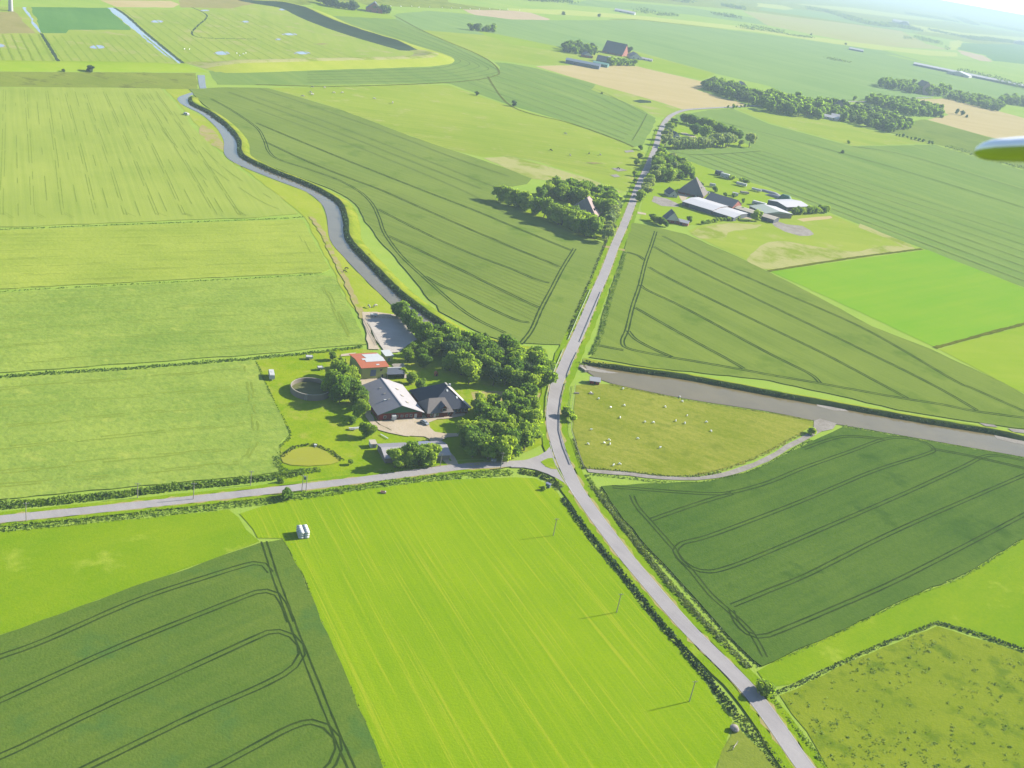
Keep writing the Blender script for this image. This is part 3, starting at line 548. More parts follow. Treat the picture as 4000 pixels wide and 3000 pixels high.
tracks('wheel_tracks', [
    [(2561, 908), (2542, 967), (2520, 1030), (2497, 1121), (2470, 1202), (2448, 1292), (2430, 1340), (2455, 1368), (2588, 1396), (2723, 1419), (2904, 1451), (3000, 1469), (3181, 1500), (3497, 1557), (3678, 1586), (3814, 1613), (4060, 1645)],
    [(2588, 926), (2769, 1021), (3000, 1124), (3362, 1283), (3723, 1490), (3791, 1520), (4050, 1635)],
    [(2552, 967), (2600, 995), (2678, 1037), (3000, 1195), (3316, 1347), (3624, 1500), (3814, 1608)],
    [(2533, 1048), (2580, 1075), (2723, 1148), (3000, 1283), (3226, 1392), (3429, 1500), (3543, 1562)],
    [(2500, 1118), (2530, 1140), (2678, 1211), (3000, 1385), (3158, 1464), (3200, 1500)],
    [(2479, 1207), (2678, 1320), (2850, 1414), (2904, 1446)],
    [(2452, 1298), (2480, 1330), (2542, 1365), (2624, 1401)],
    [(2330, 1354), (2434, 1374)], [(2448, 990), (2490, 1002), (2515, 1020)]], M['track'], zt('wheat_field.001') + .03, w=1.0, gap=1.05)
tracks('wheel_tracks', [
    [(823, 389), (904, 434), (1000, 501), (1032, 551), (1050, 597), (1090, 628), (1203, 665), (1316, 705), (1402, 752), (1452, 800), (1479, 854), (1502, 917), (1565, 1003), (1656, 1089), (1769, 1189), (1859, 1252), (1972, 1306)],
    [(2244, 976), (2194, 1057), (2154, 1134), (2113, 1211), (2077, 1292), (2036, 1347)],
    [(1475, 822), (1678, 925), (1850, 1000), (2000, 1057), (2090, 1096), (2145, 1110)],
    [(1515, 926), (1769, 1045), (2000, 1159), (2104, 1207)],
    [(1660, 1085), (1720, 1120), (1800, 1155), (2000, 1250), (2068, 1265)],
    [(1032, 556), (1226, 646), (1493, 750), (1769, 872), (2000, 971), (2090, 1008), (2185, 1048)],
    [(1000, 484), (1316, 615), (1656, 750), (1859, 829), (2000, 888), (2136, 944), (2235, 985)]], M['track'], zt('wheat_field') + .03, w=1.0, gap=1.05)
tracks('wheel_tracks', [
    [(1000, 429), (1316, 547), (1588, 656), (1814, 752), (2000, 849), (2181, 922)],
    [(1000, 384), (1271, 479), (1543, 583), (1949, 741)],
    [(1014, 350), (1226, 420), (1497, 515), (1769, 619), (1990, 694)],
    [(890, 362), (1000, 402), (1290, 510), (1560, 616), (1880, 742)]], M['track_soft'], zt('wheat_field') + .07, w=.7)
dr = lerp_lines([(1120, 600), (1500, 735), (1850, 880), (2220, 1010)], [(1640, 1055), (1800, 1130), (1950, 1195), (2090, 1262)], 22)
tracks('drill_gaps', dr, M['drill'], zt('wheat_field') + .11, pair=False, w=.35, jit=.05)
tracks('field_rows', [[(a, 352), ((a + b) / 2 + (b - a) * .04, 600), (b - 4, 820), (b + 8, 838), (b + 40, 858 - b * .012)] for a, b in zip((18, 100, 181, 253, 325, 402, 484, 543, 600), (10, 132, 247, 373, 486, 608, 712, 834, 925))], M['track_pale'], zt('barley_field') + .02, w=.5, dash=((5, 30), (1, 10)))
tracks('field_rows', [[(a, 352), ((a + b) / 2, 600), (b, 850)] for a, b in zip((60, 140, 216, 290, 362, 440, 512, 575), (72, 190, 310, 430, 548, 660, 774, 880))] + [[(560, 352), (700, 530), (800, 640), (1000, 780), (1130, 836)], [(520, 352), (640, 520), (790, 690), (900, 800), (960, 848)], [(640, 380), (700, 470), (790, 580), (900, 680), (1060, 780)]], M['track_pale'], zt('barley_field') + .06, pair=False, w=.5, dash=((3, 20), (3, 25)))
tracks('field_rows', lerp_lines([(-100, 928), (500, 905), (1140, 880)], [(-100, 1120), (500, 1090), (1225, 1052)], 7) + [[(1149, 881), (1181, 940), (1226, 1030)]], M['track_pale'], zt('barley_field.001') + .02, pair=True, w=.5, dash=((2, 10), (4, 18)))
tracks('field_rows', [[(-100, 1192), (500, 1160), (1253, 1112)], [(-100, 1254), (500, 1217), (1262, 1165)], [(-100, 1306), (500, 1265), (1250, 1210)], [(-100, 1368), (500, 1325), (1000, 1288), (1290, 1262)], [(-100, 1438), (500, 1390), (1000, 1356), (1330, 1330)], [(1253, 1112), (1289, 1184), (1321, 1247), (1357, 1322)], [(1262, 1112), (1298, 1184), (1330, 1247), (1366, 1322)]], M['track_pale'], zt('barley_field.002') + .02, w=.6, dash=((2, 12), (2, 8)), jit=.3)
tracks('field_rows', [[(-100, 1606), (300, 1572), (600, 1550), (960, 1515)], [(-100, 1684), (400, 1636), (980, 1583)], [(-100, 1770), (300, 1728), (700, 1688), (960, 1664)], [(-100, 1866), (400, 1808), (900, 1762)], [(-100, 1910), (300, 1880), (930, 1815)], [(960, 1430), (975, 1500), (985, 1600), (1000, 1700), (985, 1760), (960, 1795)], [(-100, 1535), (500, 1485), (940, 1450)]], M['track_pale'], zt('barley_field.003') + .02, w=.8, dash=((2, 9), (1, 6)), jit=.4)
tracks('field_rows', lerp_lines([(1400, 116), (1640, 190), (1790, 232), (1770, 254), (1670, 270), (1200, 284)], [(1560, 100), (1740, 172), (1920, 262), (1925, 288), (1700, 316), (1200, 324)], 5), M['track_soft'], .82, w=1.2, pair=False, step=10)
tracks('field_rows', lerp_lines([(2010, 262), (2300, 340), (2520, 448)], [(1830, 325), (2150, 440), (2440, 545)], 7) + [[(2528, 447), (2500, 500), (2470, 551)]], M['track_soft'], .95, w=1.1, pair=False, step=10)
tracks('field_rows', [[(2614, 589), (2693, 606), (2840, 602), (2972, 592)]] + lerp_lines([(2690, 610), (3000, 727), (3300, 838), (4050, 1120)], [(2980, 594), (3300, 690), (3497, 752), (4050, 918)], 8), M['track_soft'], .95, w=1.3, pair=False, step=10)
tracks('field_rows', [[(2690, 450), (2900, 500), (3250, 590), (3600, 690), (4050, 830)], [(3330, 574), (3500, 600), (3720, 660), (4050, 760)]], M['track_soft'], 1.05, w=2, pair=False, step=10)

mrows = lerp_lines([(175, 140), (250, 246)], [(560, 140), (690, 246)], 13) + lerp_lines([(480, 40), (560, 100), (745, 246)], [(1000, 60), (1200, 160), (1430, 244)], 15) + lerp_lines([(-60, 136), (-20, 246)], [(150, 136), (215, 246)], 7)
tracks('field_rows', mrows, M['meadow_row'], .56, pair=False, w=2.2, jit=.3, step=10)
tracks('field_rows', lerp_lines([(1300, 424), (1700, 450), (2230, 500)], [(1760, 584), (2100, 630), (2400, 690)], 17), M['meadow_row'], .66, pair=False, w=.9, jit=.15, step=8)

# ================================================================== PLANTS
LF = {
 'oak': leaf_mat('oak leaves', (.125, .205, .026), .45, .6),
 'ash': leaf_mat('ash leaves', (.19, .275, .036), .45, .6),
 'willow': leaf_mat('willow leaves', (.19, .245, .10), .28, .45),
 'dark': leaf_mat('dark leaves', (.07, .115, .035), .35, .4),
 'reed': leaf_mat('reeds', (.09, .15, .02), .4, .35, .15),
 'reed_dark': leaf_mat('shade dark reeds', (.026, .06, .016), .35, .15, .15),  # reeds whose colour is darkened for the shadow in ditch and bank
 'reed_grey': leaf_mat('pale reeds', (.12, .16, .05), .3, .25, .15),
 'dry': leaf_mat('dry grass tufts', (.2, .2, .05), .3, .25, .15),
 'tuft': leaf_mat('rush tufts', (.055, .085, .015), .4, .2, .15),
}
BARK = plain('bark', (.09, .07, .05), .95)
def crown_geo(seed, rx, rz, zc, lobes, nq, qs, squash=1.0):
    """leaf clumps spread through a handful of overlapping lobes"""
    rj = random.Random(seed); vs, fs = [], []
    L = []
    for i in range(lobes):
        a = 6.283 * i / lobes * 1.618 + rj.random(); rr = rx * (.2 + .5 * rj.random() ** .7); h = rj.uniform(-.7, .6) * rz
        sh = math.sqrt(max(.1, 1 - (h / rz) ** 2))
        L.append((Vector((math.cos(a) * rr * sh, math.sin(a) * rr * sh, zc + h)), rx * rj.uniform(.26, .52)))
    L.append((Vector((0, 0, zc + rz * .15)), rx * .6))
    wts = [l[1] ** 2 for l in L]
    for _ in range(nq):
        c, r = rj.choices(L, wts)[0]
        d = Vector((rj.gauss(0, 1), rj.gauss(0, 1), rj.gauss(.25, 1))).normalized()
        rad = r * (.42 + .6 * rj.random() ** .45 + (.35 * rj.random() if rj.random() < .18 else 0))
        p = c + Vector((d.x * rad, d.y * rad, d.z * rad * .9 * squash))
        if p.z < zc - rz * .95: p.z = zc - rz * .95 + rj.random() * .5
        n = (d * 1.0 + Vector((rj.gauss(0, .55), rj.gauss(0, .55), rj.gauss(.25, .5)))).normalized()
        leaf_quad(vs, fs, p, n, qs, rj)
    return vs, fs
def trunk_geo(seed, h, r, spread):
    """tapered trunk with a few limbs"""
    rj = random.Random(seed); vs, fs = [], []
    def limb(a, b, r0, r1, n=7):
        k = len(vs); d = (b - a).normalized(); t = d.orthogonal().normalized(); u = d.cross(t)
        for p, rr in ((a, r0), (a.lerp(b, .5) + t * r0 * .3, (r0 + r1) / 2), (b, r1)):
            for i in range(n):
                an = 6.283 * i / n; q = p + (t * math.cos(an) + u * math.sin(an)) * rr; vs.append(tuple(q))
        for j in range(2):
            for i in range(n):
                i2 = (i + 1) % n; fs.append((k + j * n + i, k + j * n + i2, k + (j + 1) * n + i2, k + (j + 1) * n + i))
    top = Vector((rj.uniform(-.2, .2), rj.uniform(-.2, .2), h * .5)); limb(Vector((0, 0, -.2)), top, r, r * .65); limb(top, Vector((0, 0, h * .85)), r * .6, r * .12)
    for i in range(5):
        a = i * 1.256 + rj.random(); s = top.lerp(Vector((0, 0, h * .8)), rj.random() * .6)
        limb(s, s + Vector((math.cos(a) * spread, math.sin(a) * spread, h * .22)), r * .4, r * .08)
    return vs, fs
TREES = {}
def proto(kind, v, lf, h, rx, nq, qs, lobes, clear=.05, tr=.28, squash=1):
    rz = h * (1 - clear) / 2; zc = h * clear + rz
    cr = bpy.data.meshes.new(kind + ' crown'); g = crown_geo(v * 13 + len(kind), rx, rz, zc, lobes, nq, qs, squash); cr.from_pydata(*[g[0], [], g[1]]); cr.materials.append(LF[lf]); cr.update()
    tk = bpy.data.meshes.new(kind + ' trunk'); g = trunk_geo(v, h * .8, tr, rx * .5); tk.from_pydata(g[0], [], g[1]); tk.materials.append(BARK); tk.update()
    one = None
    TREES.setdefault(kind, []).append((cr, tk, h))
for v in range(4):
    proto('oak', v, 'oak', 11, 4.9, 3000, .8, 13)
    proto('ash', v + 10, 'ash', 11, 4.5, 2800, .78, 12)
for v in range(2):
    proto('willow', v + 20, 'willow', 9, 3.6, 1500, .85, 8, .08)
    proto('poplar', v + 30, 'oak', 15, 3.2, 1500, 1.0, 9, .1)
    proto('fir', v + 40, 'dark', 9, 2.8, 1100, .85, 7, .06)
    proto('bush', v + 50, 'ash', 3.6, 2.2, 520, .7, 5, .02, .1)
# plain far trees: crown and trunk in one mesh, for trees only a few pixels tall
FAR = {}
def far_proto(kind, v, lf, h, rx, nq, qs):
    rz = h * .45; g = crown_geo(v * 7 + 3, rx, rz, h * .53, 6, nq, qs); t = trunk_geo(v, h * .7, .3, rx * .4)
    k = len(g[0]); me = bpy.data.meshes.new(kind + ' far'); me.from_pydata(g[0] + t[0], [], g[1] + [tuple(a + k for a in f) for f in t[1]])
    me.materials.append(LF[lf]); me.materials.append(BARK)
    me.polygons.foreach_set('material_index', [0] * len(g[1]) + [1] * len(t[1])); me.update()
    FAR.setdefault(kind, []).append((me, h))
for v in range(3):
    far_proto('far_oak', v, 'oak', 12, 5.2, 420, 2.0); far_proto('far_dark', v + 5, 'dark', 12, 4.8, 420, 2.0)
    far_proto('far_poplar', v + 9, 'oak', 16, 3.6, 380, 1.9)
def plant(kind, xy, h, label, group=None, name='tree', cat='tree', rj=random, wide=1.0):
    if kind in FAR:
        me, h0 = rj.choice(FAR[kind]); o = link(name, me); s = h / h0
        o.location = (xy.x, xy.y, 0); o.scale = (s * wide * rj.uniform(.85, 1.2), s * wide * rj.uniform(.85, 1.2), s); o.rotation_euler.z = rj.uniform(0, 6.28)
        return tag(o, label, cat, group)
    cr, tk, h0 = rj.choice(TREES[kind]); s = h / h0
    o = bpy.data.objects.new(name, None); COL.objects.link(o)
    o.location = (xy.x, xy.y, .7); o.scale = (s * wide * rj.uniform(.9, 1.12), s * wide * rj.uniform(.9, 1.12), s); o.rotation_euler.z = rj.uniform(0, 6.28)
    tag(o, label, cat, group); link('trunk', tk, o); link('crown', cr, o)
    return o
def inside(p, poly):
    c = False; n = len(poly)
    for i in range(n):
        a, b = poly[i], poly[i - 1]
        if (a.y > p.y) != (b.y > p.y) and p.x < (b.x - a.x) * (p.y - a.y) / (b.y - a.y) + a.x: c = not c
    return c
COUNT = [0]
MASS = ([], [], [])
def grove(px, spacing, kinds, hr, label, group, seed=1, wide=1.0, name='tree', cat='tree', keepout=(), mass=False):
    """trees spread over a wood's footprint, never closer than the spacing"""
    rj = random.Random(seed); poly = PL(px); xs = [p.x for p in poly]; ys = [p.y for p in poly]; got = []
    ko = [(P(a, b), r) for a, b, r in keepout]
    for _ in range(2500):
        p = Vector((rj.uniform(min(xs), max(xs)), rj.uniform(min(ys), max(ys))))
        if not inside(p, poly) or any((p - q).length < spacing for q in got) or any((p - q).length < r for q, r in ko): continue
        got.append(p)
    if mass:
        for p in got:
            me, h0 = rj.choice(FAR[rj.choice(kinds)]); s = rj.uniform(*hr) / h0; a = rj.uniform(0, 6.28); ca, sa = math.cos(a) * s * wide, math.sin(a) * s * wide; k = len(MASS[0])
            MASS[0].extend((p.x + v.co.x * ca - v.co.y * sa, p.y + v.co.x * sa + v.co.y * ca, v.co.z * s) for v in me.vertices)
            dk = 1 if me.materials[0] == LF['dark'] else 0
            for f in me.polygons: MASS[1].append(tuple(i + k for i in f.vertices)); MASS[2].append(2 if f.material_index else dk)
        return got
    for p in got: plant(rj.choice(kinds), p, rj.uniform(*hr), label, group, name, cat, rj, wide)
    COUNT[0] += len(got); return got
def row(px, n, kinds, hr, label, group, seed=1, wide=1.0, jit=.6, name='tree', cat='tree'):
    rj = random.Random(seed); q = straight(PL(px), 1.0, False)
    for k in range(n):
        p = q[int((k + .5) / n * (len(q) - 1))] + Vector((rj.uniform(-jit, jit), rj.uniform(-jit, jit)))
        plant(rj.choice(kinds), p, rj.uniform(*hr), label, group, name, cat, rj, wide)
    COUNT[0] += n
OA = ['oak', 'ash', 'oak']
# --- the near farm
grove([(1818, 1785), (1850, 1802), (1960, 1806), (2060, 1784), (2092, 1748), (2080, 1700), (1990, 1680), (1900, 1690), (1850, 1715), (1820, 1745)], 6.4, ['ash', 'oak'], (10.5, 13.5), 'broadleaf tree in the dense clump between the farm drive and the road fork', 'trees of the clump beside the road fork', 3, 1.1)
grove([(1840, 1640), (1880, 1666), (2060, 1650), (2080, 1610), (2060, 1578), (2000, 1590), (1880, 1605)], 6.6, ['ash', 'oak'], (9.5, 12), 'broadleaf tree in the band behind the road fork clump, right of the brick farmhouse', 'trees right of the brick farmhouse', 5, 1.05)
grove([(1705, 1400), (1650, 1345), (1690, 1320), (1760, 1340), (1880, 1375), (2000, 1405), (2110, 1440), (2125, 1500), (2110, 1545), (2000, 1530), (1900, 1510), (1830, 1520), (1800, 1470), (1740, 1455)], 6.6, ['oak', 'ash', 'ash', 'fir'], (10.5, 14.5), 'broadleaf tree in the big grove behind the farmhouse, between canal and road bridge', 'trees of the big grove behind the farmhouse', 8, 1.08, keepout=((1780, 1480, 5),))
row([(1548, 1236), (1590, 1275), (1625, 1315), (1655, 1350)], 8, ['oak', 'ash'], (9, 12.5), 'broadleaf tree in the row between the sand arena and the canal', 'trees between the sand arena and the canal', 9, 1.0, 1.2)
grove([(1600, 1385), (1640, 1385), (1680, 1410), (1660, 1440), (1590, 1420)], 6.5, ['oak'], (6.5, 8.5), 'dark broadleaf tree at the near corner of the sand arena', 'trees at the near corner of the arena', 10)
plant('ash', P(1602, 1502), 7.6, 'light green round tree on the lawn behind the dark lean-to'); plant('ash', P(1640, 1535), 7.8, 'light green round tree nearest the back of the farmhouse roof')
plant('ash', P(1575, 1470), 5, 'small pale tree beside the heap of boards')
grove([(1290, 1490), (1330, 1470), (1362, 1500), (1372, 1570), (1340, 1600), (1296, 1580)], 6.2, ['ash', 'oak'], (11, 14), 'broadleaf tree of the cluster between the round tank and the grey barn', 'trees between the round tank and the grey barn', 12, 1.05)
row([(1400, 1575), (1412, 1610), (1410, 1648)], 3, ['oak', 'ash'], (8, 10), 'broadleaf tree in the short row along the left wall of the grey barn', 'trees along the left wall of the grey barn', 13)
plant('ash', P(1375, 1660), 4.5, 'small light green tree left of the barn row on the lawn'); plant('oak', P(1432, 1712), 7.6, 'single dark round tree on the lawn left of the grey shed')
plant('ash', P(1300, 1412), 5.5, 'loose tree at the corner of the barley, left of the green building'); plant('ash', P(1335, 1440), 5.5, 'loose tree behind the round tank, near the green building')
row([(1528, 1828), (1575, 1828), (1630, 1822), (1690, 1815)], 5, ['ash', 'oak', 'ash'], (9.5, 11.5), 'rounded tree in the row hiding the grey shed from the side road', 'trees in front of the grey shed', 15, 1.15, .4)
for a, b, h, l in ((2212, 1632, 5.5, 'small roadside tree casting its shadow across the road below the canal'), (2236, 1652, 4, 'low roadside bush at the corner of the sheep pasture'), (1118, 1952, 4.6, 'round bush on the verge below the side road'), (2978, 2718, 5.5, 'dark bush beside the main road near the rough pasture'), (3168, 1700, 4, 'dark bush at the mouth of the muddy creek'), (2122, 1918, 2.0, 'small dark bush beside the grey box near the junction'), (1098, 1890, 2.5, 'low bush at the hedge end left of the pond'), (1370, 1820, 2.5, 'low bush between the pond and the side road')):
    plant('bush', P(a, b), h, l, None, 'bush', 'bush')
# --- wooded farm left of the main road
row([(1945, 792), (2010, 805), (2080, 838), (2160, 872), (2240, 905), (2300, 930), (2345, 945)], 22, ['ash', 'oak', 'ash'], (13, 18), 'tree in the long front row of the wooded farm left of the main road', 'front row of the wooded farm', 21, 1.1, 3)
row([(2190, 862), (2260, 890), (2330, 915)], 7, ['ash', 'oak'], (14, 18), 'tall tree behind the front row of the wooded farm, before the thatched roof', 'second row of the wooded farm', 22, 1.1, 3)
grove([(2135, 775), (2200, 758), (2300, 770), (2400, 800), (2385, 850), (2330, 845), (2290, 822), (2220, 792), (2160, 790)], 9.5, ['oak', 'ash', 'oak'], (14, 19), 'dark tree in the wood behind the thatched roof of the wooded farm', 'trees behind the thatched roof', 23, 1.1)
row([(2398, 815), (2390, 870), (2375, 920), (2362, 960)], 9, ['willow'], (11, 15), 'pale grey green willow along the road at the wooded farm', 'willows along the road', 24, 1.1, 1.5)
plant('ash', P(2108, 790), 14, 'single tall tree on the left lawn of the wooded farm'); plant('oak', P(2040, 800), 7, 'small tree left of the tall tree on the lawn of the wooded farm')
# --- farm right of the main road
row([(2500, 800), (2522, 755), (2545, 715), (2560, 690)], 7, ['willow', 'ash'], (12, 16), 'roadside tree in the row left of the big thatched farm', 'roadside trees at the thatched farm', 31, 1.1, 1.5)
grove([(2555, 660), (2580, 625), (2620, 640), (2700, 690), (2640, 712), (2580, 715)], 9.5, OA + ['willow'], (11, 16), 'tree in the group behind the thatched farm beside the road', 'trees behind the thatched farm', 32, 1.05)
for a, b, h, l in ((2700, 705, 8, 'tree right behind the peak of the thatched roof'), (2735, 735, 6, 'bush between the thatched roof and the white boards'), (2790, 752, 7, 'round tree behind the dark barn roof'), (2830, 770, 5, 'bush behind the tan long shed, left'), (2862, 775, 5, 'bush behind the tan long shed, middle'), (2900, 795, 5, 'bush behind the tan long shed, right')):
    plant('oak', P(a, b), h, l)
plant('ash', P(2950, 865), 13, 'large round tree before the two white sheds'); plant('oak', P(2898, 832), 6, 'small tree at the end of the white barn')
row([(2540, 862), (2570, 878), (2612, 892)], 5, ['oak', 'dark' if 0 else 'oak'], (5, 8), 'tree in front of the small dark cottage', 'trees before the small cottage', 33, 1.1, 1)
plant('oak', P(2690, 875), 7, 'tree right of the small dark cottage')
row([(2740, 880), (2800, 868), (2890, 860)], 12, ['bush'], (2.5, 4), 'bush in the hedge below the white barn', 'hedge below the white barn', 34, 1.2, .6, 'bush', 'bush')
row([(3095, 842), (3150, 838), (3235, 832)], 11, ['ash', 'oak'], (7, 9), 'tree in the row in front of the white roofed hall', 'trees in front of the white roofed hall', 35, 1.1, 1)
row([(2845, 702), (2868, 704)], 2, ['bush'], (4, 5), 'bush behind the white trailers, on the field edge', 'bushes by the trailers', 36, 1.4, 0, 'bush', 'bush')
row([(2890, 715), (2920, 722)], 3, ['bush'], (4.5, 6), 'bush on the field edge above the white trailer', 'bushes on the field edge', 37, 1.4, .5, 'bush', 'bush')
for a, b, h, l in ((2500, 588, 7, 'topmost roadside tree left of the road'), (2497, 622, 7, 'second roadside tree left of the road, long shadow'), (2484, 648, 8, 'third roadside tree left of the road, long shadow'), (2476, 690, 6, 'fourth roadside tree left of the road'), (2478, 715, 5, 'lowest roadside tree left of the road')):
    plant('oak', P(a, b), h, l)
# --- walled garden beside the road bend
row([(2596, 582), (2600, 550), (2612, 520), (2630, 492)], 5, ['willow', 'ash'], (13, 17), 'tall round tree along the road side of the garden', 'roadside trees of the garden', 41, 1.25, 1)
row([(2618, 584), (2680, 584), (2780, 580)], 16, ['willow'], (15, 17), 'pale tree in the left half of the front row of the garden', 'front row of the garden', 42, 1.15, 1)
row([(2785, 578), (2850, 577)], 8, ['willow'], (18, 21), 'pale taller tree in the right half of the front row of the garden', 'right half of the front row', 43, 1.1, 1)
row([(2660, 480), (2740, 500), (2800, 522), (2890, 552)], 16, ['oak'], (13, 17), 'dark tree in the back row of the garden', 'back row of the garden', 44, 1.1, 1.5)
plant('ash', P(2745, 545), 22, 'big round tree in the middle of the garden'); plant('willow', P(2925, 578), 22, 'tall solitary pale tree at the right end of the garden'); plant('willow', P(2890, 578), 11, 'lower pale tree beside the solitary tree'); plant('oak', P(2712, 530), 16, 'dark tree left of the big round garden tree')
row([(2835, 424), (2870, 424), (2885, 422), (2915, 420), (2935, 420)], 6, ['far_oak'], (5, 8), 'small roadside tree before the village wood', 'roadside trees before the village wood', 45, 1, 1)
# --- village wood and belts on the right
VW = 'far village woods'
grove([(2745, 347), (2785, 332), (2850, 345), (2950, 392), (2945, 412), (2850, 388)], 12, ['far_oak', 'far_dark'], (15, 21), 'tree of the left wood beside the tan field', 'left village wood', 51, 1.15, mass=True)
grove([(2950, 402), (3000, 392), (3180, 420), (3235, 434), (3205, 468), (3130, 462), (3000, 442)], 12, ['far_poplar', 'far_oak'], (18, 27), 'tall tree of the village wood right of the road bend', 'village wood', 52, 1.1, mass=True)
grove([(3285, 476), (3475, 522), (3565, 497), (3410, 442), (3290, 420), (3190, 405), (3200, 420)], 13, ['far_dark', 'far_oak'], (14, 19), 'tree of the wood belt right of the two white buildings', 'wood belt by the white buildings', 53, 1.15, mass=True)
grove([(3380, 402), (3440, 422), (3560, 457), (3675, 460), (3672, 437), (3530, 407), (3400, 392)], 13, ['far_dark', 'far_oak', 'far_oak'], (15, 20), 'tree of the dark belt left of the right hand tan field', 'dark belt left of the tan field', 54, 1.15, mass=True)
grove([(3425, 342), (3560, 367), (3690, 380), (3700, 364), (3560, 342), (3440, 327)], 15, ['far_oak', 'far_poplar'], (18, 26), 'tall tree around the grey farmhouse above the dark belt', 'trees around the grey farmhouse', 55, mass=True)
grove([(3700, 388), (3890, 437), (3912, 424), (3850, 397), (3720, 372)], 14, ['far_dark', 'far_oak'], (15, 20), 'tree of the belt along the upper edge of the right hand tan field', 'belt above the tan field', 56, 1.1, mass=True)
grove([(3900, 402), (4060, 430), (4060, 402), (3920, 386)], 15, ['far_dark', 'far_oak'], (16, 22), 'tree of the wood at the right picture edge', 'wood at the right edge', 57, 1.1, mass=True)
plant('far_dark', P(3735, 448), 14, 'dark tree standing in the tan field'); plant('far_dark', P(3757, 452), 13, 'second dark tree standing in the tan field'); plant('far_dark', P(3775, 460), 8, 'low dark bush at the foot of the tan field trees')
plant('far_oak', P(3337, 394), 11, 'lone tree above the village wood'); plant('far_oak', P(3312, 562), 6, 'lone bush in the green crop right of the village wood', None, 'bush', 'bush'); plant('far_dark', P(3610, 408), 7, 'small bush at the tip of the tan field', None, 'bush', 'bush')
row([(3495, 528), (3560, 545), (3650, 566)], 10, ['far_oak'], (4, 8), 'bush in the ragged line below the wood belt', 'ragged line below the wood belt', 58, 1.1, 1.5, 'bush', 'bush')
stuff(mesh_obj('far_woods', MASS[0], MASS[1], [LF['oak'], LF['dark'], BARK], fm=MASS[2]))
# --- farms farther away
grove([(2200, 190), (2260, 184), (2330, 205), (2330, 218), (2250, 214), (2200, 206)], 13, ['far_dark', 'far_oak'], (14, 20), 'dark tree on the left of the far farm with the blue barn', 'trees left of the far farm', 61, 1.1)
row([(2375, 256), (2475, 258)], 9, ['far_oak'], (13, 17), 'tree in the row right of the teal shed of the far farm', 'trees before the far farm', 62, 1.2, 2)
row([(2430, 206), (2465, 212)], 3, ['far_dark'], (14, 17), 'dark tree behind the white far farmhouse', 'trees behind the far farmhouse', 63)
row([(1828, 118), (1862, 122), (1885, 124), (1935, 128)], 7, ['far_dark', 'far_oak'], (10, 20), 'dark tree in the lone clump beyond the dyke', 'lone clump beyond the dyke', 64, 1.2, 2)
row([(1250, 12), (1310, 32), (1370, 40), (1400, 44)], 12, ['far_dark'], (14, 22), 'dark tree in the line left of the far pink house', 'trees left of the pink house', 65, 1.25, 4)
row([(1465, 50), (1520, 56)], 5, ['far_oak', 'far_dark'], (14, 22), 'tree right of the far pink house', 'trees right of the pink house', 66, 1.25, 3)
for a, b, h, l in ((353, 283, 9, 'dark bush on the rough strip below the green dyke'), (247, 282, 4, 'tiny bush left of the dark bush on the dyke foot'), (1862, 374, 7, 'dark bush on the ditch between pasture and crop'), (2008, 418, 9, 'long dark bush on the upper ditch, nearest the road'), (2200, 59, 12, 'left of two lone trees on the pale band'), (2338, 68, 12, 'right of two lone trees on the pale band'), (3168, 138, 9, 'lone tree on the far pale band'), (3302, 176, 10, 'lone tree beside the far blue roof'), (3290, 600, 6, 'dark bush inside the right green crop'), (2350, 368, 4, 'small bush above the dark pool')):
    plant('far_dark', P(a, b), h, l, None, 'bush' if h < 9 else 'tree', 'bush' if h < 9 else 'tree', wide=1.3)
def belt(px, width, height, seed, size=4.0, dens=.03, mat='dark'):
    stuff(leafy_strip('tree_belt', px, width, height, dens, size, LF[mat], seed=seed, taper=False))
belt([(3740, 288), (3830, 303), (3920, 328), (4080, 366)], 60, 20, 71); belt([(3527, 150), (3560, 156)], 70, 20, 72); belt([(3590, 152), (3640, 167), (3675, 174)], 90, 22, 73)
belt([(3470, 100), (3520, 108), (3590, 120)], 180, 22, 74, 7, .02); belt([(3690, 192), (3710, 196)], 50, 18, 75); belt([(3780, 152), (3870, 158), (3970, 168)], 120, 22, 76, 6, .02)
belt([(3160, 37), (3250, 52), (3330, 77), (3400, 97), (3470, 102)], 120, 22, 77, 8, .012); belt([(2890, 110), (2950, 117), (3000, 122), (3062, 133)], 50, 18, 78)
belt([(2485, 48), (2540, 54)], 60, 20, 79); belt([(2556, 58), (2640, 63)], 40, 12, 80); belt([(2787, 57), (2890, 73)], 60, 16, 81, 6, .02); belt([(2815, 22), (2915, 40)], 90, 20, 82, 8, .015); belt([(2620, 2), (2690, 10)], 90, 20, 83, 8, .015)
belt([(3560, 58), (3680, 76), (3720, 84)], 200, 24, 84, 10, .01); belt([(3850, 96), (4060, 138)], 260, 26, 85, 11, .01); belt([(3740, 70), (3800, 96)], 160, 24, 86, 10, .01); belt([(3236, 232), (3300, 240)], 50, 7, 87); belt([(2020, -6), (2200, 4)], 120, 14, 88, 8, .01)
belt([(3000, 120), (3100, 140), (3165, 146)], 40, 6, 89); belt([(3690, 578), (3760, 596), (3850, 622), (3930, 646), (4080, 688)], 9, 7, 90, 1.8, .25); belt([(3640, 120), (3720, 138), (3800, 150)], 100, 16, 91, 7, .012)
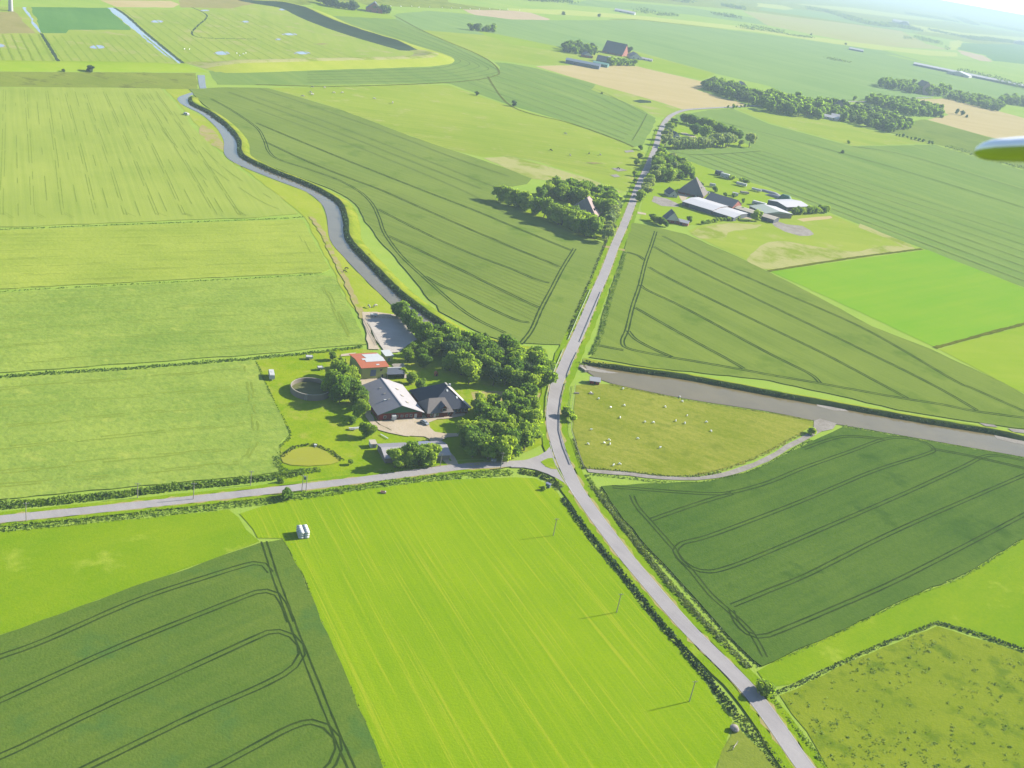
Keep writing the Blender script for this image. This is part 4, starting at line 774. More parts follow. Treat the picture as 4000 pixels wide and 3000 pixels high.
# --- reeds, sedge and rough verges: ground cover nobody could count
def cover(name, px, w_, h_, d_, s_, m_, off=0, seed=1): stuff(leafy_strip(name, px, w_, h_, d_, s_, LF[m_], off, seed, .5))
cover('ditch_reeds', [(-120, 2000), (0, 1984), (300, 1958), (600, 1922), (1000, 1878), (1100, 1866), (1180, 1852)], 4.2, 2.3, 4.5, .8, 'reed', 0, 101)
cover('ditch_reeds', [(2196, 1950), (2222, 1985), (2290, 2078), (2370, 2176), (2450, 2275), (2560, 2415), (2680, 2555), (2790, 2690), (2872, 2800)], 3.0, 1.5, 5, .7, 'reed_dark', 0, 102)
cover('ditch_reeds', [(2310, 1905), (2380, 1995), (2470, 2110), (2580, 2250), (2700, 2390), (2850, 2545), (2925, 2618)], 3.6, 1.6, 6, .6, 'reed_grey', 0, 103)
cover('verge_grass', [(2290, 1860), (2350, 1950), (2440, 2068), (2560, 2215), (2690, 2365), (2830, 2510)], 2.2, .9, 5, .6, 'reed', 0, 104)
cover('verge_grass', [(-120, 2086), (0, 2072), (450, 2028), (900, 1978), (1200, 1942), (1450, 1902), (1700, 1872), (2000, 1850)], 5, 1.3, 2.2, .7, 'reed', 0, 105)
cover('verge_grass', [(2030, 1848), (2100, 1858), (2150, 1880), (2190, 1915)], 4, 1.6, 4, .7, 'tuft', 0, 106)
cover('hedge_bottom', [(-100, 1510), (0, 1478), (500, 1444), (1000, 1404), (1200, 1385), (1420, 1360)], 2.6, 1.3, 3, .7, 'reed', 0, 107)
cover('hedge_bottom', [(-100, 1166), (0, 1143), (1000, 1089), (1265, 1073)], 1.2, .7, 2, .6, 'reed', 0, 108)
cover('hedge_bottom', [(-100, 908), (0, 900), (1000, 861), (1185, 851)], 1.2, .7, 2, .7, 'reed', 0, 109)
cover('river_reeds', [(735, 389), (744, 411), (815, 448), (884, 502), (924, 556), (933, 610), (1005, 651), (1090, 688), (1160, 714), (1238, 750), (1315, 800), (1340, 867), (1350, 940), (1436, 1039), (1544, 1148), (1635, 1220), (1708, 1272), (1800, 1320)], 3.0, 3.4, 2.5, 1.0, 'reed_dark', 1.6, 110)
cover('bank_grass', [(1090, 688), (1160, 714), (1238, 750), (1315, 800), (1340, 867), (1350, 940), (1436, 1039), (1544, 1148), (1635, 1220), (1708, 1272)], 5.0, 2.6, .5, .8, 'dry', 5.5, 111)
cover('canal_reeds', [(2270, 1424), (2300, 1431), (2452, 1456), (2678, 1488), (3000, 1549), (3180, 1580)], 2.2, 3.0, 4, .8, 'reed_dark', 1.2, 112)
cover('canal_reeds', [(3316, 1606), (3588, 1654), (3886, 1703)], 2.2, 3.0, 4, .8, 'reed_dark', 1.2, 113)
cover('creek_reeds', [(2262, 1834), (2452, 1850), (2588, 1866), (2723, 1868), (2814, 1852)], 1.2, 1.2, 5, .5, 'tuft', .5, 114)
cover('creek_reeds', [(2300, 1852), (2452, 1868), (2588, 1884), (2723, 1886), (2904, 1850), (3000, 1808), (3160, 1718)], 2.0, 1.0, 3, .5, 'reed', -1, 115)
cover('creek_reeds', [(2723, 1862), (2814, 1846), (2904, 1818), (3000, 1776), (3068, 1738), (3149, 1694)], 2.0, .9, 3, .5, 'dry', 1, 116)
cover('pasture_edge', [(2240, 1720), (2262, 1790), (2282, 1838)], 1.6, 1.3, 6, .5, 'tuft', 0, 117)
cover('rough_edge', [(3010, 2720), (3110, 2680), (3360, 2560), (3500, 2500), (3654, 2440)], 1.8, 1.1, 4, .5, 'tuft', 0, 118)
cover('rough_edge', [(3654, 2438), (3760, 2466), (3900, 2512), (4080, 2575)], 1.8, 1.8, 7, .55, 'reed_dark', 0, 119)
cover('rough_edge', [(3016, 2592), (3236, 2496), (3567, 2332), (3764, 2254), (4000, 2105)], 1.6, .9, 2, .5, 'reed', 0, 120)
cover('rough_edge', [(2960, 2660), (3010, 2730), (3080, 2820), (3160, 2920), (3240, 3030)], 2.2, 1.2, 4, .55, 'reed', 0, 121)
cover('rough_edge', [(2880, 2800), (2950, 2880), (3030, 2980), (3110, 3080)], 4, 1.3, 3, .6, 'tuft', 0, 122)
cover('pond_edge', [(1105, 1790), (1150, 1752), (1230, 1745), (1290, 1768), (1335, 1805)], 2.0, 1.3, 6, .55, 'tuft', 0, 123)
cover('pond_edge', [(1080, 1790), (1085, 1830), (1120, 1850), (1250, 1842)], 4, 1.4, 3, .6, 'reed', 0, 124)
cover('verge_grass', [(2440, 990), (2420, 1060), (2380, 1180), (2345, 1310), (2310, 1390)], 3.5, 1.2, 2.5, .8, 'reed', 0, 125)
cover('verge_grass', [(2215, 1330), (2245, 1240), (2300, 1110), (2340, 1010), (2370, 940)], 2.5, 1.2, 2, .8, 'tuft', 0, 126)
cover('roadside_weeds', [(1830, 1826), (1900, 1818), (1960, 1812)], 2.0, 1.0, 4, .5, 'dry', 0, 127)
cover('roadside_weeds', [(1480, 1852), (1600, 1838), (1700, 1826)], 2.5, 1.0, 3, .5, 'reed', 0, 128)
# tufts of rush over the rough pasture
def tufts(name, px, n, h_, s_, m_, seed):
    rj = random.Random(seed); poly = PL(px); xs = [p.x for p in poly]; ys = [p.y for p in poly]; vs, fs = [], []
    k = 0
    while k < n:
        p = Vector((rj.uniform(min(xs), max(xs)), rj.uniform(min(ys), max(ys))))
        if not inside(p, poly) or noise.noise(Vector((p.x * .04, p.y * .04, seed))) < rj.uniform(-.5, .3): continue
        k += 1; r = rj.uniform(.25, .9)
        for _ in range(rj.randint(3, 8)):
            leaf_quad(vs, fs, Vector((p.x + rj.gauss(0, r), p.y + rj.gauss(0, r), .7 + rj.random() * h_)), Vector((rj.gauss(0, .5), rj.gauss(0, .5), 1)).normalized(), s_ * rj.uniform(.6, 1.3), rj)
    stuff(mesh_obj(name, vs, fs, LF[m_]))
tufts('rush_tufts', [(3060, 2724), (3360, 2580), (3654, 2460), (4120, 2600), (4120, 3100), (3310, 3100), (3160, 2870)], 320, .4, .45, 'reed', 5)
0 and tufts('meadow_tufts', [(1060, 1990), (2100, 1880), (2210, 2000), (2830, 2790), (2740, 3050), (1540, 3050), (1200, 2250)], 60, .1, .4, 'reed', 6)

cover('canal_edge', [(2380, 1506), (2678, 1566), (3000, 1617), (3170, 1648)], 1.2, .8, 4, .5, 'dry', 0, 130)
cover('canal_edge', [(3290, 1668), (3588, 1721), (4000, 1794), (4090, 1810)], 2.0, 1.0, 4, .5, 'reed', 0, 131)
cover('crop_edge', [(2340, 1908), (2407, 2000), (2497, 2114), (2630, 2254), (2796, 2443), (2965, 2612)], 1.4, .7, 4, .5, 'reed_grey', 0, 132)
cover('crop_edge', [(1104, 2112), (1181, 2252), (1276, 2487), (1353, 2659), (1500, 3004)], .9, .4, 3, .4, 'reed_grey', 0, 133)
cover('crop_edge', [(1000, 1420), (1062, 1562), (1134, 1706), (1094, 1748), (1088, 1855)], 1.6, .8, 4, .5, 'reed', 0, 134)

# ================================================================== BUILDINGS
C = {
 'brick': plain('red brick', alb(150, 66, 54), .9, .2, .2, 3), 'brickpink': plain('pinkish brick', alb(206, 128, 118), .9, .2, .12, 2),
 'greygreen': plain('green boarding', alb(78, 138, 92), .8, .2, .1, 4), 'yellowgreen': plain('yellow green render', alb(206, 216, 128), .9, .2, .12, 1.2),
 'greyroof': plain('grey fibre cement roof', alb(176, 172, 180), .75, .3, .1, .5), 'lightroof': plain('pale fibre cement roof', alb(214, 208, 212), .7, .3, .08, .5),
 'orange': plain('orange roof tiles', alb(218, 122, 84), .8, .3, .1, 1.2), 'panel': plain('pale roof sheeting', alb(238, 242, 244), .7, .3, .04, 1),
 'thatch': plain('grey thatch', alb(160, 152, 150), .95, .1, .2, 1), 'thatchpale': plain('pale thatch', alb(214, 190, 186), .95, .1, .12, .8),
 'shaderoof': plain('mossy shaded thatch', alb(84, 90, 108), .9, .1, .2, 1), 'darkroof': plain('dark roof tiles', alb(104, 112, 130), .7, .3, .15, 1), 'whiteroof': plain('white roof sheets', alb(244, 240, 244), .5, .4, .04, .3),
 'tanroof': plain('tan roof sheets', alb(226, 214, 196), .8, .3, .08, .3), 'white': plain('white paint', alb(242, 242, 240), .6, .4, .05), 'glass': plain('window glass', (.03, .04, .05), .1, .6, .1),
 'bluepanel': plain('blue solar panels', alb(168, 172, 206), .3, .6, .06, .8), 'bluewall': plain('blue grey cladding', alb(120, 138, 166), .7, .3, .1, 1), 'teal': plain('teal cladding', alb(110, 170, 160), .7, .3, .1, 1),
 'bluedoor': plain('blue grey door', alb(120, 140, 176), .6, .3, .1), 'redwood': plain('red paint', alb(186, 44, 40), .7, .3, .1), 'concrete': plain('stained concrete', alb(168, 158, 146), .9, .2, .22, .5),
 'slurry': plain('slurry crust', alb(118, 124, 60), .8, .3, .25, .4), 'dark': plain('dark opening', (.015, .018, .022), .9, .1, .1), 'tyre': plain('tyre rubber', (.02, .02, .02), .9, .2, .1),
 'ridge': plain('white ridge capping', alb(250, 240, 228), .6, .3, .04), 'wood': plain('grey weathered wood', (.22, .2, .17), .9, .2, .2, 3), 'post': plain('galvanised steel', alb(206, 212, 208), .5, .5, .08), 'silver': plain('silver car paint', alb(206, 214, 220), .3, .6, .03, metallic=.2),
 'foil': plain('white bale wrap', alb(246, 250, 248), .4, .5, .04, 3), 'wool': plain('sheep wool', (.82, .8, .76), .95, .1, .08, 6), 'hide_w': plain('white hide', alb(236, 228, 214), .9, .1, .08), 'hide_d': plain('dark hide', (.03, .025, .022), .9, .1, .2),
 'pinkish': plain('pink plastic', alb(244, 190, 176), .5, .4, .05), 'boards': plain('pale sawn boards', alb(244, 230, 214), .8, .2, .12, 3), 'sage': plain('pale sage sheeting', alb(196, 208, 196), .7, .3, .08, .5), 'stone': plain('grey boulder', alb(196, 184, 180), .95, .2, .3, 1.5),
 'greybox': plain('grey box enclosure', alb(140, 150, 160), .6, .3, .1), 'silage': plain('grey silage cover', alb(184, 184, 190), .7, .3, .15, .6), 'greentarp': plain('green tarpaulin', alb(92, 150, 128), .7, .3, .1, 1),
 'trough': plain('concrete trough', alb(214, 204, 190), .9, .2, .15), 'lightbrown': plain('light brown boards', alb(206, 150, 96), .9, .2, .12, 2),
}
def bm_obj(name, bm, mat, parent=None):
    me = bpy.data.meshes.new(name); bm.normal_update(); bm.to_mesh(me); bm.free()
    return link(name, me, parent, mat if isinstance(mat, list) else [mat])
def box(bm, x0, x1, y0, y1, z0, z1, bev=0):
    v = [bm.verts.new((x, y, z)) for z in (z0, z1) for x, y in ((x0, y0), (x1, y0), (x1, y1), (x0, y1))]
    for f in ((0, 3, 2, 1), (4, 5, 6, 7), (0, 1, 5, 4), (1, 2, 6, 5), (2, 3, 7, 6), (3, 0, 4, 7)): bm.faces.new([v[i] for i in f])
def part(name, mat, parent, *boxes):
    bm = bmesh.new()
    for b in boxes: box(bm, *b)
    return bm_obj(name, bm, mat, parent)
def poly_part(name, mat, parent, verts, faces): return mesh_obj(name, verts, faces, mat, parent)
def slab(name, mat, parent, quad, t=.18):
    """a roof slope: a thick plate under four or more corner points"""
    q = [Vector(p) for p in quad]; n = (q[1] - q[0]).cross(q[2] - q[0]).normalized()
    if n.z < 0: q.reverse(); n = -n
    k = len(q); vs = [tuple(p) for p in q] + [tuple(p - n * t) for p in q]
    fs = [tuple(range(k)), tuple(range(2 * k - 1, k - 1, -1))] + [(i, i + k, (i + 1) % k + k, (i + 1) % k) for i in range(k)]
    return mesh_obj(name, vs, fs, mat, parent)
GZ = .85
def place(L, ang, z=.8): return (L.x, L.y, z), R(ang)
def window(parent, x, z, w=1.0, h=1.2, y=0.0, frame='white', side='front', d=0):
    if side == 'front': f = part('window', C[frame], parent, (x - w / 2 - .1, x + w / 2 + .1, y - .06, y + .02, z - .1, z + h + .1)); part('pane', C['glass'], f, (x - w / 2, x + w / 2, y - .09, y - .0605, z, z + h))
    else: f = part('window', C[frame], parent, (d - .02, d + .06, x - w / 2 - .1, x + w / 2 + .1, z - .1, z + h + .1)); part('pane', C['glass'], f, (d + .0605, d + .09, x - w / 2, x + w / 2, z, z + h))
    return f
def gable(name, label, L, ang, w, d, eave, ridge, axis='y', wall='brick', left='greyroof', right=None, over=.5, cat='building', group=None, gm=None, hip=0.0):
    """a pitched-roof building; local x along the front wall, y to the back"""
    right = right or left
    t = thing(name, label, cat, *place(L, ang), group=group)
    part('wall', C[wall], t, (0, w, 0, d, 0, eave))
    o = over
    if axis == 'y':
        m = w / 2; s = (ridge - eave) / m; e = eave - s * o
        slab('roof', C[left], t, [(-o, -o, e), (m, -o + hip, ridge), (m, d + o - hip, ridge), (-o, d + o, e)])
        slab('roof', C[right], t, [(w + o, -o, e), (w + o, d + o, e), (m, d + o - hip, ridge), (m, -o + hip, ridge)])
        if hip:
            slab('roof', C[left], t, [(-o, -o, e), (w + o, -o, e), (m, -o + hip, ridge)]); slab('roof', C[left], t, [(-o, d + o, e), (w + o, d + o, e), (m, d + o - hip, ridge)])
        else:
            for y, f in ((0, 1), (d, -1)):
                a, b = y + .003 * -f, y + .2 * f
                poly_part('gable', C[gm or wall], t, [(0, a, eave), (w, a, eave), (m, a, ridge - .2), (0, b, eave), (w, b, eave), (m, b, ridge - .2)], [(0, 1, 2), (5, 4, 3), (0, 3, 4, 1), (1, 4, 5, 2), (2, 5, 3, 0)])
    else:
        m = d / 2; s = (ridge - eave) / m; e = eave - s * o
        slab('roof', C[left], t, [(-o, -o, e), (w + o, -o, e), (w + o - hip, m, ridge), (-o + hip, m, ridge)])
        slab('roof', C[right], t, [(-o, d + o, e), (w + o, d + o, e), (w + o - hip, m, ridge), (-o + hip, m, ridge)])
        if hip:
            slab('roof', C[left], t, [(-o, -o, e), (-o, d + o, e), (-o + hip, m, ridge)]); slab('roof', C[right], t, [(w + o, -o, e), (w + o, d + o, e), (w + o - hip, m, ridge)])
        else:
            for x, f in ((0, 1), (w, -1)):
                a, b = x + .003 * -f, x + .2 * f
                poly_part('gable', C[gm or wall], t, [(a, 0, eave), (a, d, eave), (a, m, ridge - .2), (b, 0, eave), (b, d, eave), (b, m, ridge - .2)], [(0, 1, 2), (5, 4, 3), (0, 3, 4, 1), (1, 4, 5, 2), (2, 5, 3, 0)])
    return t

# --- near farm: the big grey barn
b = gable('barn', 'big grey roofed barn with green gable and red brick walls', P(1475, 1649), 29.5, 21.5, 28.5, 3.4, 7.4, 'y', 'brick', 'greyroof', 'lightroof', .7, 'barn', gm='greygreen')  # greyer left slope, paler right: shade and sun put into the roof colours
slab('ridge_cap', C['lightroof'], b, [(10.5, -.7, 7.45), (11, -.7, 7.45), (11, 29.2, 7.45), (10.5, 29.2, 7.45)], .08)
for y in (5, 12, 19):
    slab('skylight', C['tanroof'], b, [(15.2, y, 6.02), (16.4, y, 5.575), (16.4, y + 1.6, 5.575), (15.2, y + 1.6, 6.02)], .1)
for y in (8, 14, 20): slab('skylight', C['tanroof'], b, [(7.0, y, 6.2), (8.0, y, 6.57), (8.0, y + 1.0, 6.57), (7.0, y + 1.0, 6.2)], .1)
part('roof_vent', C['white'], b, (5.2, 6.4, 8.5, 9.1, 5.4, 6.1))
for x in (3.2, 9, 11.5, 13.8, 16): window(b, x, 1.1, 1.1, 1.1)
part('door', C['white'], b, (17.6, 18.9, -.07, .02, 0, 2.4)); part('door', C['redwood'], b, (.7, 2.2, -.07, .02, 0, 2.6)); part('door', C['redwood'], b, (5.6, 7.6, -.07, .02, 0, 2.9))
# --- farmhouse
def pyramid(name, label, L, ang, w, d, eave, ridge, rl, wall, mats, cat='house', mx=.5, my=.5):
    """tall hipped farmhouse roof with a short ridge along y"""
    t = thing(name, label, cat, *place(L, ang)); part('wall', C[wall], t, (0, w, 0, d, 0, eave))
    o = .9; m = w * mx; y0, y1 = d * my - rl / 2, d * my + rl / 2; e = eave - .5
    slab('roof', C[mats[0]], t, [(-o, -o, e), (w + o, -o, e), (m, y0, ridge)], .3); slab('roof', C[mats[1]], t, [(w + o, -o, e), (w + o, d + o, e), (m, y1, ridge), (m, y0, ridge)], .3)
    slab('roof', C[mats[2]], t, [(-o, d + o, e), (w + o, d + o, e), (m, y1, ridge)], .3); slab('roof', C[mats[0]], t, [(-o, -o, e), (-o, d + o, e), (m, y1, ridge), (m, y0, ridge)], .3)
    return t
FH = P(1668, 1631)
b = pyramid('farmhouse', 'brick farmhouse with steep dark thatched roof and white ridge line', FH, 31, 21, 21, 3.6, 10.6, 3, 'brick', ['shaderoof', 'thatch', 'thatch'], 'house', .62, .52)  # front and left slopes: moss plus shade put into the thatch colour
h0, h1 = Vector((21 * .62, 21 * .52 - 1.5, 10.75)), Vector((21.9, -.9, 3.25)); sd = Vector((.5, .38, 0))
slab('ridge_cap', C['ridge'], b, [tuple(h0 - sd), tuple(h1 - sd), tuple(h1 + sd), tuple(h0 + sd)], .2)
slab('ridge_cap', C['ridge'], b, [(12.7, 9.4, 10.8), (13.4, 9.4, 10.8), (13.4, 12.4, 10.8), (12.7, 12.4, 10.8)], .25)
part('chimney', C['white'], b, (13.6, 14.5, 9.0, 9.9, 8.0, 11.4))
for x in (14.6, 16.2, 18, 19.6): window(b, x, 1.1, 1.0, 1.4)
slab('roof_window', C['panel'], b, [(15.6, 3.4, 6.45), (16.5, 3.4, 6.45), (16.5, 4.4, 7.2), (15.6, 4.4, 7.2)], .25)
slab('roof_window', C['panel'], b, [(11.6, 6.6, 8.85), (12.4, 6.6, 8.85), (12.4, 7.5, 9.5), (11.6, 7.5, 9.5)], .25)
part('door', C['white'], b, (13.4, 14.4, -.07, .02, 0, 2.3))
wd = Vector((math.cos(R(31)), math.sin(R(31)))); wn = Vector((-wd.y, wd.x))
b = gable('farmhouse_wing', 'lower front wing of the farmhouse with pale thatch and dormer gable', FH - wd * 1.0 - wn * 2.2, 31, 12.5, 11, 3.2, 7.6, 'x', 'brick', 'thatch', 'thatch', .6, 'house', hip=2.8)
part('dormer', C['brick'], b, (6.6, 9.4, -.1, 4.4, 3.2, 4.9))
slab('dormer_roof', C['darkroof'], b, [(5.9, -.7, 4.5), (8, -.7, 6.6), (8, 6, 6.6), (5.9, 6, 4.5)], .2); slab('dormer_roof', C['thatchpale'], b, [(10.1, -.7, 4.5), (10.1, 6, 4.5), (8, 6, 6.6), (8, -.7, 6.6)], .2)  # left slope darkened for shade, right one paled for sun, by colour
poly_part('dormer_gable', C['brick'], b, [(6.6, -.1, 4.9), (9.4, -.1, 4.9), (8, -.1, 6.3), (6.6, .1, 4.9), (9.4, .1, 4.9), (8, .1, 6.3)], [(0, 1, 2), (5, 4, 3)])
window(b, 8, 3.5, 1.7, 1.0, -.12)
for x in (2, 5, 11): window(b, x, 1.0, 1.1, 1.2)
part('door', C['white'], b, (3.2, 4.2, -.07, .02, 0, 2.2))
# --- green building with orange roof
L = P(1409, 1489)
t = thing('stable', 'square yellow green building with orange roof half covered in pale sheets', 'building', *place(L, 33))
part('wall', C['yellowgreen'], t, (0, 13.5, 0, 16, 0, 6.4))
slab('roof', C['orange'], t, [(-.7, -.7, 6.5), (14.2, -.7, 6.5), (14.2, 8, 7.6), (-.7, 8, 7.6)]); slab('roof', C['orange'], t, [(-.7, 8, 7.6), (14.2, 8, 7.6), (14.2, 16.7, 6.5), (-.7, 16.7, 6.5)])
slab('roof_sheet', C['panel'], t, [(3.8, 4.6, 7.28), (14.0, 4.6, 7.28), (14.0, 8, 7.71), (3.8, 8, 7.71)], .06); slab('roof_sheet', C['panel'], t, [(5.2, 8, 7.71), (14.0, 8, 7.71), (14.0, 14.5, 6.89), (5.2, 14.5, 6.89)], .06); slab('roof_sheet', C['panel'], t, [(2.6, 6.6, 7.53), (3.8, 6.6, 7.53), (3.8, 8, 7.71), (2.6, 8, 7.71)], .06)
slab('roof_sheet', C['panel'], t, [(8, 1.2, 6.85), (9.6, 1.2, 6.85), (9.6, 2.2, 6.97), (8, 2.2, 6.97)], .06)
part('door', C['bluedoor'], t, (4.6, 7.6, -.08, .02, 1.6, 5.0)); part('door', C['dark'], t, (10.8, 11.6, -.08, .02, 0, 2.2)); window(t, 10.2, 4.2, .9, .9, frame='redwood')
part('side_door', C['dark'], t, (-.08, .02, 3, 6.5, 0, 3.5)); part('foundation', C['concrete'], t, (-.15, 13.65, -.15, 16.15, 0, .35))
L = P(1503, 1418)
t = thing('shed', 'small pale blue roofed shed beside the orange roof', 'shed', *place(L, 33)); part('wall', C['yellowgreen'], t, (0, 4.2, 0, 6, 0, 3.2)); slab('roof', C['panel'], t, [(-.3, -.4, 3.25), (4.6, -.4, 3.25), (4.6, 6.3, 3.7), (-.3, 6.3, 3.7)], .12); part('door', C['bluedoor'], t, (1.4, 2.6, -.06, .02, 0, 2.1))
L = P(1511, 1487)
t = thing('lean_to', 'dark open lean to with white roof edge behind the barn', 'shed', *place(L, 29)); part('back_wall', C['dark'], t, (0, 9, 5.4, 5.6, 0, 3.2)); part('side_wall', C['dark'], t, (8.8, 9, 0, 5.4, 0, 3.0)); slab('roof', C['darkroof'], t, [(-.2, -.3, 2.7), (9.3, -.3, 2.7), (9.3, 5.9, 3.4), (-.2, 5.9, 3.4)], .15); part('verge_board', C['white'], t, (-.35, 9.45, 5.7, 6.5, 3.25, 3.5)); part('post', C['wood'], t, (.1, .3, .1, .3, 0, 2.75))
for i, (a, b_, l) in enumerate(((1535, 1440, 'upper pile of pale boards beside the lean to'), (1558, 1465, 'middle pile of pale boards beside the lean to'), (1577, 1484, 'lowest pile of pale boards beside the lean to'))):
    L = P(a, b_); t = thing('board_pile', l, 'boards', *place(L, 26 + 9 * i, GZ), group='piles of boards')
    rj = random.Random(i)
    for k in range(6): part('board', C['boards'], t, (rj.uniform(-.3, .3), 6.5 - 1.2 * i + rj.uniform(-.6, .6), k * .55, k * .55 + .42, .02, .18 + .16 * (k % 3)))
# --- grey shed behind the row of trees
b = gable('shed', 'long grey roofed shed behind the row of rounded trees', P(1503, 1816), 27, 29, 12, 2.7, 4.3, 'x', 'concrete', 'lightroof', 'greyroof', .5, 'shed')
slab('solar_panel', C['bluepanel'], b, [(13, 7.0, 4.27), (23, 7.0, 4.27), (23, 12.3, 2.88), (13, 12.3, 2.88)], .07)
t = thing('shed', 'small white box shed at the left end of the grey shed', 'shed', *place(P(1447, 1757), 27, GZ)); part('wall', C['white'], t, (0, 2.6, 0, 3.2, 0, 2.0)); slab('roof', C['tanroof'], t, [(-.2, -.2, 2.0), (2.8, -.2, 2.0), (2.8, 3.4, 2.3), (-.2, 3.4, 2.3)], .1); part('door', C['wood'], t, (.8, 1.7, -.06, .02, 0, 1.8))
# --- round slurry tank
c_ = P(1216, 1509, 3.6)
t = thing('slurry_tank', 'round open concrete tank with dark slurry, casting a round shadow', 'tank', (c_.x, c_.y, 0))
def tube(name, mat, parent, r0, r1, z0, z1, n=64):
    vs, fs = [], []
    for r, z in ((r1, z0), (r1, z1), (r0, z1), (r0, z0)):
        for i in range(n): vs.append((r * math.cos(6.2832 * i / n), r * math.sin(6.2832 * i / n), z))
    for k in range(3):
        for i in range(n): j = (i + 1) % n; fs.append((k * n + i, k * n + j, (k + 1) * n + j, (k + 1) * n + i))
    return mesh_obj(name, vs, fs, mat, parent)
tube('wall', C['concrete'], t, 9.15, 9.45, 0, 3.6); tube('rim', C['trough'], t, 9.1, 9.5, 3.6, 3.7)
mesh_obj('slurry', [(9.2 * math.cos(6.2832 * i / 48), 9.2 * math.sin(6.2832 * i / 48), 1.6) for i in range(48)], [tuple(range(48))], C['slurry'], t)
part('ladder', C['post'], t, (-.5, -.4, -9.65, -9.55, 0, 3.9), (.4, .5, -9.65, -9.55, 0, 3.9), *[(-.4, .4, -9.63, -9.57, z, z + .06) for z in (.6, 1.1, 1.6, 2.1, 2.6, 3.1)])
# --- hut by the canal
b = gable('hut', 'small red hut with bright white roof at the canal by the bridge', P(2303, 1503), 4, 5.0, 4.2, 2.1, 3.3, 'x', 'redwood', 'whiteroof', None, .5, 'hut'); part('door', C['dark'], b, (2, 3, -.07, .02, 0, 1.8)); window(b, 4, .9, .6, .6)
part('culvert_top', C['trough'], thing('culvert', 'pale concrete culvert head where the canal passes under the road', 'culvert', (P(2266, 1440).x, P(2266, 1440).y, .6), R(-52)), (0, 6, -.8, .8, 0, 1.0), (0, .6, -1.4, 1.4, 0, 1.3), (5.4, 6, -1.4, 1.4, 0, 1.3))

# --- second farm, right of the main road
a0 = P(2647, 757)
b = pyramid('thatched_farmhouse', 'huge farmhouse with pyramid thatched roof right of the main road', a0, -16, 25, 24, 2.6, 17, 5, 'brick', ['thatch', 'thatch', 'thatch'])
window(b, 8, .8, 1.4, 1.2); window(b, 13, .8, 1.4, 1.2); part('door', C['white'], b, (17, 19, -.07, .02, 0, 2.3))
part('roof_hatch', C['dark'], b, (19.4, 20.6, 8.5, 12, 7.2, 8.8))
b = gable('house', 'small dark house with pale gable at the foot of the huge thatched roof', P(2612, 772), 20, 9, 12, 2.8, 7, 'y', 'white', 'darkroof', 'darkroof', .5, 'house', gm='white'); window(b, 4.5, 1, 1.2, 1.2)
L = Vector((127.5, 971.5))
b = gable('barn', 'long white roofed barn at the front of the second farm', L, -31, 31, 36, 4.2, 5.6, 'x', 'darkroof', 'whiteroof', None, .6, 'barn', gm='brickpink'); part('door', C['dark'], b, (3, 7, -.07, .02, 0, 3.2))
d_ = Vector((math.cos(R(-31)), math.sin(R(-31)))); n_ = Vector((-d_.y, d_.x))
b = gable('barn', 'lower white roofed barn continuing the long white barn to the right', L + d_ * 31.9 + n_ * .5, -31, 21, 33, 3.6, 4.8, 'x', 'darkroof', 'whiteroof', None, .4, 'barn'); part('door', C['dark'], b, (10, 13, -.07, .02, 0, 2.8))
b = gable('barn', 'dark roofed barn with red brick gable behind the long white barn', L + n_ * 38 + d_ * 6, -31, 29, 22, 4.4, 9.5, 'x', 'brickpink', 'darkroof', 'tanroof', .5, 'barn', gm='brickpink'); window(b, 7, 3, 1.2, 1.5, side='side', d=29)  # dark front and pale back slope carry shade and sunlight in their colours
b = gable('shed', 'long tan roofed shed behind the lower white barn', L + n_ * 40 + d_ * 37, -31, 40, 14, 3.6, 4.8, 'x', 'darkroof', 'tanroof', 'tanroof', .5, 'shed'); part('door', C['lightbrown'], b, (8, 10, -.07, .02, 0, 2.2))
b = gable('hall', 'white roofed hall with grey left roof slope behind the large round tree', Vector((196, 1003)), -58, 24, 34, 4.6, 6.8, 'x', 'concrete', 'sage', 'whiteroof', .6, 'barn', gm='sage'); part('door', C['dark'], b, (7, 14, -.07, .02, 0, 4))  # left slope greyed for shade, sunward slope kept white, by colour
b = gable('hall', 'rightmost white roofed hall above the row of trees', Vector((237, 1029)), 41, 36, 24, 4.6, 6.4, 'x', 'darkroof', 'whiteroof', None, .7, 'barn', gm='darkroof'); part('door', C['dark'], b, (4, 9, -.07, .02, 0, 4))
b = gable('cottage', 'small cottage with steep dark roof and pale gable', P(2597, 872), 10, 13, 11, 2.6, 10, 'y', 'brick', 'darkroof', 'thatchpale', .5, 'house', gm='white'); window(b, 4, .9, 1, 1.2); window(b, 9, .9, 1, 1.2)
b = gable('outbuilding', 'white roofed pink outbuilding beside the small cottage', P(2637, 876), -14, 11, 7, 2.6, 4.2, 'x', 'brickpink', 'whiteroof', None, .4, 'shed'); part('door', C['dark'], b, (4, 6, -.07, .02, 0, 2))
for px, an, ln, wd, hh, m, l in (((2957, 742), -27, 26, 7, 2.2, 'silage', 'upper grey covered silage heap on the field edge'), ((2990, 762), -27, 32, 6, 2.6, 'silage', 'lower grey covered silage heap, longest'), ((3040, 776), -20, 14, 9, 5.5, 'greentarp', 'green covered heap at the end of the silage')):
    t = thing('silage_heap', l, 'silage', *place(P(*px), an, .6)); vs, fs = [], []
    for i in range(9):
        u = i / 8; k = min(1, 4 * u, 4 * (1 - u)) ** .5 * .92 + .08
        for j in range(7): a = math.pi * j / 6; vs.append((u * ln, math.cos(a) * wd / 2 * (.8 + .2 * k), math.sin(a) * hh * k))
    for i in range(8):
        for j in range(6): fs.append((i * 7 + j, i * 7 + j + 1, i * 7 + j + 8, i * 7 + j + 7))
    o = mesh_obj('cover', vs, fs, C[m], t, smooth=True)
    if sum(p.normal.z for p in o.data.polygons) < 0: o.data.flip_normals()
